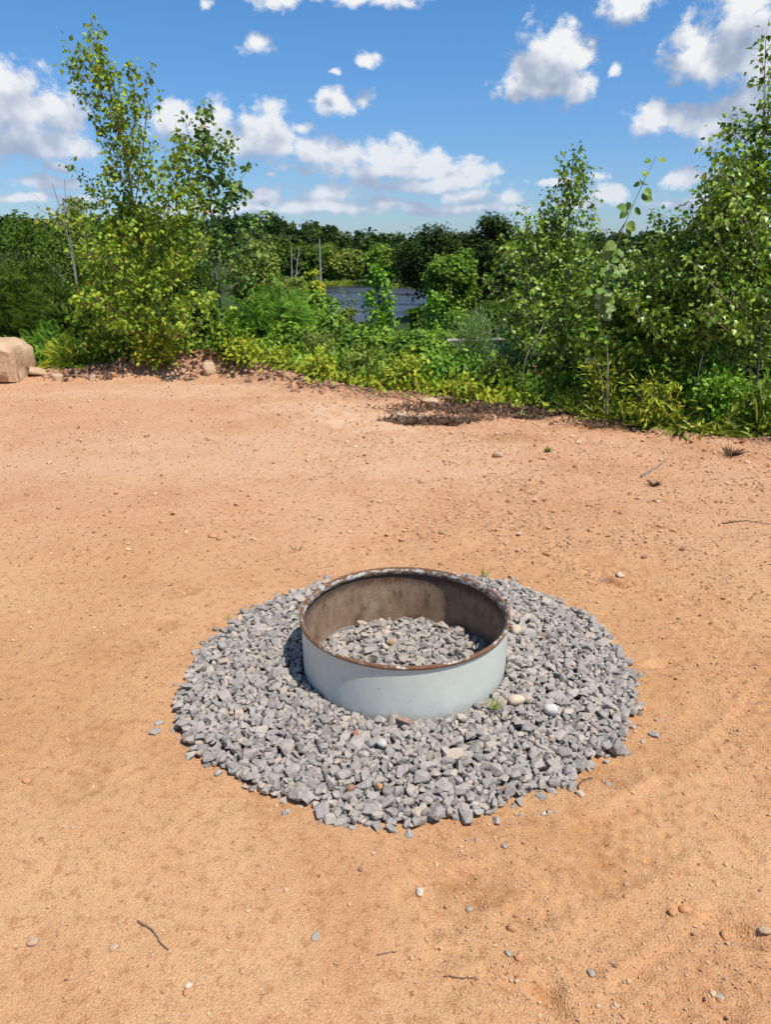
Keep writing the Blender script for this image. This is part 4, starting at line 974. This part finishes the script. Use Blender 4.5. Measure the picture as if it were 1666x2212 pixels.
def patch(px, py, rx, ry):
    c = gp(px, py)
    def f(r):
        a = r.uniform(0, 2*PI); q = r.rand()**.6; return (c.x+rx*q*math.cos(a)*(1+.3*math.sin(3*a)), c.y+ry*q*math.sin(a)*(1+.3*math.cos(2*a)))
    return f
DEAD = [(1060,886,.80,.26,3600),(930,912,.46,.20,2400),(1180,898,.6,.20,2000),(1340,920,.6,.16,1200),(880,885,.4,.25,500),(1000,900,.7,.3,700)]
dn = np.array([d[4] for d in DEAD], float); dn /= dn.sum(); dpat = [patch(*d[:4]) for d in DEAD]
ground_cover('dead_ground_cover', 'purplish brown mat of dead ground cover plants at the dirt edge', 6000, lambda r: dpat[r.choice(len(DEAD), p=dn)](r), 'dead', .055, .016, 'oval', 316, 'dead plants', stand=.45)

# ------------------------------------------------------------------ boulder and rocks
def rock_material(name, a, b, c2, sc=6):
    m, k, p, out = mat(name)
    tcn = k.add('ShaderNodeTexCoord'); o_ = tcn.outputs['Object']; n = k.noise(o_, sc, 6, .65); n2 = k.noise(o_, sc*7, 5, .7)
    c = k.ramp(n, [(.3, a), (.55, b), (.75, c2)]); c = k.mix(k.map(n2, .55, .75, 0, .4), c, tuple(v*.45 for v in a)); c = k.mix(k.map(n2, .42, .25, 0, .3), c, tuple(min(.8, v*1.25) for v in c2))
    k.link(c, p.inputs['Base Color']); p.inputs['Roughness'].default_value = .9
    bs = 4.0/sc; k.link(bump(k, n2, .6, .010*bs, bump(k, n, .7, .05*bs)), p.inputs['Normal']); return m
M_sandstone = rock_material('tan_boulder', (.40, .245, .135), (.52, .355, .22), (.60, .455, .31), 4)
M_tanrock = rock_material('tan_rock', (.38, .24, .14), (.48, .33, .21), (.55, .42, .30), 9)
M_greyrock = rock_material('grey_rock', (.26, .215, .17), (.37, .31, .25), (.46, .39, .32), 12)
M_orangerock = rock_material('orange_rock', (.40, .19, .085), (.50, .26, .12), (.56, .34, .18), 12)
M_whiterock = rock_material('white_rock', (.40, .36, .31), (.52, .48, .43), (.62, .58, .53), 22)
M_redrock = rock_material('red_chip', (.24, .10, .06), (.33, .15, .10), (.42, .24, .17), 20)
M_creamrock = rock_material('cream_rock', (.45, .33, .21), (.58, .47, .34), (.62, .53, .42), 20)
def rock_mesh(name, seed, dims, m, sub=4, boxy=.5, amp=.09, cuts=5):
    r = np.random.RandomState(seed); bm = bmesh.new(); bmesh.ops.create_icosphere(bm, subdivisions=sub, radius=1)
    V = np.array([v.co[:] for v in bm.verts]); e = 1-boxy
    V = np.sign(V)*np.abs(V)**e; V = V/np.abs(V).max()
    for _ in range(cuts):
        n = unit(r.normal(size=3)); d = r.uniform(.72, .95)*np.max(V@n); s = V@n-d; V = V-np.maximum(s, 0)[:, None]*n
    o = r.uniform(0, 50); nn = fbm(V[:, 0]*1.3+o+V[:, 2], V[:, 1]*1.3-o+V[:, 2]*.7, 4, .5); V = V*(1+amp*nn[:, None])
    V = V*np.array(dims)/2
    for v, q in zip(bm.verts, V): v.co = q
    me = bpy.data.meshes.new(name); bm.to_mesh(me); bm.free(); me.materials.append(m)
    me.polygons.foreach_set('use_smooth', np.full(len(me.polygons), True)); me.update(); return me
def rock(name, label, cat, pos_, dims, m, seed, rz=0.0, sink=.25, tilt=0.0, **kw):
    o = obj(name, rock_mesh(name, seed, dims, m, **kw)); o.location = (pos_[0], pos_[1], pos_[2]+dims[2]*(.5-sink)); o.rotation_euler = (tilt, tilt*.6, rz)
    return tagp(o, label, cat)
def gz(px, py):
    z = 0.0
    for _ in range(6):
        g = gp(px, py, z); z = .5*z+.5*(h1(g.x, g.y)+float(fine_disp(np.array([g.x]), np.array([g.y]))[0]))
    return (g.x, g.y, z)
bp = at(-62, 815, 9.5)
rock('boulder', 'big tan sandstone boulder cut by the photo edge', 'boulder', (bp.x-.02, 9.75, h1(bp.x, 9.6)-.02), (1.20, .9, .62), M_sandstone, 9, .10, .18, sub=5, boxy=.80, amp=.13, cuts=7)
RK = [((123,816),.15,.09,M_tanrock,'round pale rock on the dirt edge near the boulder'),((198,817),.15,.08,M_tanrock,'pale rock at the dirt edge under the tall birch'),((84,806),.42,.12,M_tanrock,'long flat pale rock in the grass behind the boulder'),
      ((148,822),.14,.08,M_orangerock,'small orange rock beside the round pale rock'),((456,806),.22,.26,M_tanrock,'upright tan rock stuck in the brown dirt heap'),((240,812),.16,.09,M_orangerock,'brownish rock tucked under the foot of the tall birch'),
      ((870,898),.16,.06,M_tanrock,'pale flat rock beside the smaller patch of dead brown mat'),((930,868),.20,.07,M_tanrock,'long flat rock between the two dead brown mats')]
for i, ((px, py), s, hgt, m, lb) in enumerate(RK):
    g = gz(px, py); rock('rock', lb, 'rock', g, (s, s*.75, hgt), m, 40+i, i*.9, .38, .15, sub=3, boxy=.45, amp=.22, cuts=10)
PB = [((460,1160),.055,.03,M_orangerock,'flat orange stone half buried in the dirt beyond the gravel'),((352,1127),.05,.018,M_orangerock,'low reddish stone flush with the dirt, farther back than the flat orange one'),
      ((1076,986),.085,.05,M_tanrock,'lone pale round stone on the dirt in front of the dead brown mat'),((1475,1188),.036,.026,M_redrock,'small reddish brown stone on the dirt far beyond the gravel'),
      ((1453,1974),.020,.016,M_orangerock,'smaller of two orange pebbles side by side in the foreground'),((1479,1967),.027,.020,M_orangerock,'larger of two orange pebbles side by side in the foreground'),
      ((907,1929),.026,.018,M_creamrock,'pale upright pebble at the damp patch in front of the gravel'),((1107,2007),.024,.019,M_orangerock,'egg shaped tan pebble in front of the damp patch'),((1123,2070),.023,.018,M_orangerock,'tan pebble beside a small grey pebble above the short groove'),
      ((1099,2061),.017,.012,M_greyrock,'small grey pebble beside the tan one above the short groove'),((1014,1966),.017,.014,M_greyrock,'small grey pebble at the near side of the damp patch'),((1278,2104),.020,.012,M_greyrock,'grey pebble alone right of the short groove'),
      ((1653,2012),.030,.014,M_tanrock,'flat pale stone at the photo edge in the foreground'),((1566,2024),.024,.018,M_orangerock,'round orange pebble near the flat pale edge stone'),((1558,2155),.018,.008,M_greyrock,'flat grey chip in the lowest corner of the dirt'),
      ((407,2131),.018,.014,M_creamrock,'pale pebble in the foreground below the bent twig'),((401,2146),.016,.013,M_orangerock,'orange pebble touching the pale one below the bent twig'),((70,2037),.028,.014,M_tanrock,'flat tan stone near the photo edge beside the bent twig'),
      ((682,2024),.026,.010,M_greyrock,'flat greyish stone in the dirt midway before the gravel'),((58,1688),.030,.020,M_orangerock,'orange clod on the dirt at the photo edge beside the gravel'),((247,2048),.022,.014,M_tanrock,'tan pebble just beside the end of the bent twig'),
      ((1090,1829),.018,.010,M_greyrock,'blue grey chip lying apart in front of the gravel'),((1175,1760),.015,.012,M_whiterock,'tiny whitish stone lying apart in front of the gravel edge'),((1340,1243),.045,.02,M_creamrock,'cream stone at the rim of the small hollow behind the gravel'),
      ((780,1880),.014,.012,M_redrock,'small dark red clod in front of the gravel'),((1120,1190),.03,.024,M_tanrock,'tan stone beyond the gravel behind the ring rim'),((1182,1198),.045,.02,M_orangerock,'flat orange stone beyond the gravel next to the tan one'),((1392,1205),.035,.02,M_redrock,'brown stone on the ridge of the tyre track behind the gravel')]
for i, ((px, py), s, hgt, m, lb) in enumerate(PB):
    g = gz(px, py); rock('pebble', lb, 'pebble', g, (s*1.15, s*.85, hgt), m, 80+i, i*1.3, .22, .2, sub=2, boxy=.25, amp=.18, cuts=4)
# odd stones lying on the crushed stone
def on_pad(px, py):
    z = .05
    for _ in range(3):
        g = gp(px, py, z); z = HM[int((g.x-HM0[0])/RES), int((g.y-HM0[1])/RES)]
    return (g.x, g.y, z)
OD = [((1190,1540),.060,.052,M_whiterock,'large white stone on the gravel beside the ring'),((1114,1372),.058,.045,M_creamrock,'cream rounded stone on the gravel touching the ring side'),((1116,1520),.070,.035,M_creamrock,'long cream and ochre stone next to the grass tuft at the ring'),
      ((768,1586),.030,.016,M_redrock,'red chip on the gravel in front of the ring'),((759,1706),.030,.022,M_redrock,'rust orange stone in the gravel, the farther from the wood chip of two'),((819,1702),.028,.022,M_orangerock,'orange stone near the front gravel edge'),
      ((845,1390),.030,.024,M_orangerock,'pinkish orange stone inside the fire ring'),((825,1612),.040,.034,M_whiterock,'whitish stone in the gravel near the wood chip')]
for i, ((px, py), s, hgt, m, lb) in enumerate(OD):
    g = on_pad(px, py); rock('odd_stone', lb, 'stone', g, (s, s*.72, hgt), m, 120+i, i*1.7, .18, .3, sub=2, boxy=.3, amp=.12, cuts=9)
LS = [((464,1362),.036,'dark stone lying off the far left gravel edge'),((518,1328),.030,'stone just off the back of the gravel, near the dark loose one'),((438,1391),.030,'flat pale blue chip off the gravel beside the dark loose stone'),((1381,1461),.036,'loose grey stone off the side of the gravel nearest the photo edge'),
      ((1236,1702),.042,'larger of two loose grey stones beside the dark hooked root'),((1254,1717),.032,'smaller of two loose grey stones beside the dark hooked root'),((1273,1656),.044,'grey stone pushed out of the gravel above the hooked root'),((1123,1735),.040,'flat grey stone just out of the front gravel edge'),
      ((848,1783),.044,'big grey stone at the very front of the gravel'),((796,1783),.040,'dark grey stone at the very front, next to the big grey one'),((1352,1630),.040,'loose grey stone at the near side corner of the gravel')]
for i, ((px, py), s, lb) in enumerate(LS):
    g = gz(px, py); o = obj('loose_stone', var_me[i % len(var_me)]); o.location = (g[0], g[1], g[2]+s*.16); o.rotation_euler = (.2*math.sin(i*3), .25*math.cos(i*5), i*1.1); o.scale = (s*.5,)*3
    tagp(o, lb, 'stone')

# ------------------------------------------------------------------ pebbles and grit on the dirt
PSTOPS = [(0, (.33, .15, .065)), (.25, (.50, .28, .145)), (.45, (.60, .40, .24)), (.62, (.38, .19, .09)), (.78, (.62, .42, .25)), (.90, (.46, .26, .14)), (.965, (.50, .37, .25)), (1, (.27, .125, .06))]
M_peb = stone_material('dirt_pebble', PSTOPS, speck=0.0); M_peb1 = stone_material('dirt_pebble_single', PSTOPS, True, 0.0)
PEBV = [hull_stone(300+i, 8, .7) for i in range(8)]
def round_stone(seed):
    r = np.random.RandomState(seed); bm = bmesh.new(); bmesh.ops.create_icosphere(bm, subdivisions=1, radius=1)
    V = np.array([v.co[:] for v in bm.verts])*np.array([1, r.uniform(.65, .9), r.uniform(.5, .7)])*r.uniform(.88, 1.1, (len(bm.verts), 1)); bm.verts.index_update()
    Ff = np.array([[a.index for a in f.verts] for f in bm.faces]); bm.free(); return V, Ff
RNDV = [round_stone(400+i) for i in range(8)]
def dirt_pos(r, n, ylo, yhi, pw, rough_bias=True):
    out_ = []
    while sum(len(o) for o in out_) < n:
        m = n*3; y = ylo+(yhi-ylo)*r.rand(m)**pw; x = r.uniform(-.64, .64, m)*(y*.95+.62)
        dens_ = .35+.65*sstep(-.5, .6, fbm(x*.7+4, y*.7, 2)+.25*(x-.5)+.12*(y-4)) if rough_bias else np.ones(m)
        dens_ = dens_*(.35+.65*sstep(-.3, .4, fbm(x*2.6+9, y*2.6, 3)))
        ok = (r.rand(m) < dens_) & (y < edge_y(x)+.25) & (poly_sd(x, y, pad) < -.004)
        out_.append(np.stack([x[ok], y[ok]], 1))
    return np.concatenate(out_)[:n]
r5 = np.random.RandomState(55)
def pebble_layer(n, ylo, yhi, pw, s_lo, s_hi, k_, variants, fade=0):
    xy = dirt_pos(r5, n, ylo, yhi, pw)
    if fade: xy = xy[r5.rand(n) < sstep(ylo, fade, xy[:, 1])**1.3]; n = len(xy)
    s = s_lo+(s_hi-s_lo)*r5.rand(n)**k_
    z = height(xy[:, 0], xy[:, 1])+fine_disp(xy[:, 0], xy[:, 1])
    return np.stack([xy[:, 0], xy[:, 1], z+s*.30], 1), s, r5.randint(0, len(variants), n), rot_matrices(r5, n, .35)
PV = PEBV+RNDV
A = [pebble_layer(36000, 1.15, 5.5, 1.2, .0012, .0046, 2.0, PEBV), pebble_layer(26000, 1.9, 10, 1.15, .0030, .011, 1.8, PEBV, 4.6), pebble_layer(2600, 1.15, 5, 1.2, .004, .0085, 2.2, PV), pebble_layer(900, 4, 10.5, 1.2, .010, .026, 2.5, PV)]
pp, ps, pw_, pr = [np.concatenate([a[i] for a in A]) for i in range(4)]
tagp(obj('pebbles', scatter_mesh('pebbles', PV, pw_, pp, pr, ps, [M_peb])), 'fine pebbles and grit strewn over the orange dirt', 'pebbles', kind='stuff')
r6 = np.random.RandomState(66)
xy = dirt_pos(r6, 110, 1.2, 8.5, 1.5); s = np.clip(.0042*np.hypot(xy[:, 1], 1.6)/1.9*r6.lognormal(.28, .3, 110), .005, .04); zz_ = height(xy[:, 0], xy[:, 1])+fine_disp(xy[:, 0], xy[:, 1])
pme = [mesh_np('pebble', V, Ff, [M_peb1]) for V, Ff in PV]; pro = rot_matrices(r6, 110, .3)
for i in range(110):
    o = obj('dirt_pebble', pme[i % len(pme)]); o.matrix_world = Matrix.Translation((xy[i, 0], xy[i, 1], zz_[i]+s[i]*.2)) @ Matrix(pro[i].tolist()).to_4x4() @ Matrix.Scale(s[i], 4)
    tagp(o, 'small tan pebble scattered loose on the bare orange dirt', 'pebble', 'loose tan pebbles scattered over the dirt')

# clods along the berm and the torn edge
r7 = np.random.RandomState(77); n = 4600
cxx = np.where(r7.rand(n) < .55, r7.uniform(-4.6, -.2, n), r7.uniform(-.2, 4.2, n)); cyy = edge_y(cxx)+r7.normal(-.04, .17, n); cs_ = .006+np.where(cxx < -.6, .06, .028)*r7.rand(n)**3.2
cz_ = height(cxx, cyy)+cs_*.15
M_clod = stone_material('dirt_clod', [(0, (.22, .11, .065)), (.4, (.34, .18, .10)), (.8, (.44, .26, .16)), (1, (.17, .085, .05))], speck=0.0)
tagp(obj('clods', scatter_mesh('clods', PV, r7.randint(0, len(PV), n), np.stack([cxx, cyy, cz_], 1), rot_matrices(r7, n, .5), cs_, [M_clod])), 'crumbly brown dirt clods along the far edge of the lot', 'dirt', kind='stuff')

# ------------------------------------------------------------------ twigs, wood, tufts
def twig(name, label, pts, r0, r1, bark='brown', z0=.004, cat='twig', n=14, wob=.004, seed=0, flat=True):
    r = np.random.RandomState(seed); P_ = np.array([gz(*q)[:] for q in pts]); base = P_[0].copy()
    q, ln = smooth_poly(P_, n); q[:, 2] += z0+np.abs(r.normal(0, wob*.5, n)); q[1:-1, :2] += r.normal(0, wob, (n-2, 2))
    o = obj(name, tube_mesh(name, [(q-base, r0, r1)], BARK[bark], 6)); o.location = base; return tagp(o, label, cat)
twig('twig', 'bent dark twig lying on the dirt in the near foreground', [(298,1992),(318,2003),(338,2020),(346,2038),(364,2054)], .0030, .0014, 'orange', seed=1, wob=.0015)
twig('twig', 'thin straight twig lying beside the short groove', [(960,2110),(995,2114),(1035,2117)], .0018, .001, 'orange', seed=2, wob=.0015)
twig('twig', 'short dark twig in the foreground between the bent twig and the straight one', [(815,2064),(838,2060),(860,2056)], .0020, .001, 'orange', seed=3, wob=.001)
twig('root', 'dark hooked root sticking out beside the loose grey stones', [(1252,1716),(1249,1700),(1256,1687),(1280,1682)], .0035, .0015, seed=4, cat='root', wob=.001)
twig('stick', 'grey stick lying on the dirt far side near the torn edge', [(1385,1032),(1412,1016),(1445,990)], .009, .003, 'grey', seed=5, cat='stick')
twig('stick', 'thin brown stick at the photo edge on the dirt behind the gravel', [(1560,1132),(1610,1126),(1666,1134)], .004, .002, seed=6, cat='stick')
twig('stick', 'bleached stick lying on the dead brown mat', [(1330,905),(1375,888),(1420,878)], .012, .005, 'dead', seed=7, cat='stick', z0=.03)
def standing_stick(label, pts, Y, r0, bark='dead', name='dead_stick'):
    sp = px_spine(pts, Y); base = (sp[0][0], Y, h1(sp[0][0], Y)); sp[0][2] = base[2]-.03; q, _ = smooth_poly(sp, 14)
    o = obj(name, tube_mesh(name, [(q-np.array(base), r0, r0*.4)], BARK[bark], 6)); o.location = base; tagp(o, label, 'stick')
standing_stick('upright bleached stick standing in the tall yellow green fern clump', [(1317,865),(1315,800),(1312,742)], 7.25, .011)
standing_stick('slanting bleached stick leaning toward the upright one in the ferns', [(1316,850),(1300,810),(1285,770)], 7.3, .008)
standing_stick('curved bare grey stem arching at the pointed birch foot', [(1125,840),(1135,770),(1165,725),(1180,690)], 8.2, .009)
standing_stick('pale crooked stick beside the sumac sprouts under the bushy birches', [(1510,830),(1512,790),(1522,760)], 7.1, .006)
twl = px_spine([(1000,737),(1040,736),(1085,735)], 11.8); base = tuple(twl[0]); zoff = h1(twl[0][0], 11.8)
lo = obj('fallen_log', tube_mesh('fallen_log', [(np.array([(-.25, 0, 0), (.2, .05, .01), (.75, .0, .03)]), .035, .022)], BARK['dead'], 8)); lo.location = base
tagp(lo, 'thin bleached fallen log lying in the undergrowth near the pine seedling', 'log')
for i_, x_ in enumerate((-.1, .5)):
    lg = obj('branch_stub', tube_mesh('branch_stub', [(np.array([(x_, 0, 0), (x_+.03, .02, (zoff-base[2])*.5), (x_+.05, .05, zoff-base[2]-.05)]), .016, .012)], BARK['dead'], 5), lo)
# the wood chip on the gravel
g = on_pad(876, 1562); g2 = on_pad(850, 1556); g3 = on_pad(902, 1570)
V, Ff = hull_stone(911, 22, .8); V = V*np.array([.036, .012, .010])/np.abs(V).max(0)
wc = obj('wood_chip', mesh_np('wood_chip', V, Ff, [bark_material('red_wood', (.20, .11, .075), (.40, .27, .20), 60)])); wc.location = (g[0], g[1], g[2]+.010); wc.rotation_euler = (.2, .08, -.45)
tagp(wc, 'splintered reddish wood chip lying on the gravel against the ring', 'wood chip')
def tuft(name, label, pos_, n, L, W, leafm='grass', seed=0, spread=.5, cat='grass tuft'):
    r = np.random.RandomState(seed); bag = Bag(); a = r.uniform(0, 2*PI, n)
    D_ = np.stack([np.cos(a)*spread, np.sin(a)*spread, r.uniform(.5, 1, n)], 1); P_ = r.normal(0, L*.08, (n, 3))*np.array([1, 1, .1]); s = r.uniform(.5, 1.1, n)
    bag.add(P_, D_, np.stack([np.cos(a), np.sin(a), np.full(n, .4)], 1), L*s, W*s, 'birch' if W > L*.3 else 'oval', r.beta(2, 2, n))
    o = obj(name, bag.mesh(name, LEAF[leafm])); o.location = pos_; return tagp(o, label, cat)
tuft('grass_tuft', 'small green grass tuft growing from the gravel against the ring', on_pad(1070, 1535), 22, .055, .006, seed=1, spread=.8)
tuft('grass_tuft', 'few grass blades standing behind the ring rim', on_pad(1050, 1250), 9, .07, .006, seed=2, spread=.45)
tuft('grass_tuft', 'tiny grass sprig beside the back edge of the gravel', gz(494, 1338), 6, .035, .005, seed=3)
tuft('weed', 'small green weed alone on the dirt before the torn edge', gz(1183, 975), 16, .06, .035, 'olive', 4, 1.0, 'weed')
tuft('dead_tuft', 'dead dark grass tuft on the dirt near the photo edge', gz(1580, 985), 70, .13, .006, 'dead', 5, 1.1, 'dead grass')
tuft('dead_tuft', 'smaller dead grass tuft on the dirt below the grey stick', gz(1412, 1050), 40, .08, .005, 'dead', 6, 1.2, 'dead grass')
tuft('dead_tuft', 'wispy dead sprig behind the gravel on the birch side of the ring', gz(640, 1192), 5, .09, .004, 'dead', 7, .5, 'dead grass')
tuft('grass_tuft', 'green grass tuft at the torn dirt edge under the sumac sprouts', gz(1480, 922), 60, .16, .009, seed=8, spread=.6)
tuft('grass_tuft', 'yellowing grass tuft at the dirt edge, nearer the photo edge', gz(1560, 935), 60, .15, .008, seed=9, spread=.7)
tuft('grass_tuft', 'tall thin grass clump at the photo edge beside the pale birch trunk', gz(1640, 935), 70, .45, .009, seed=10, spread=.35)
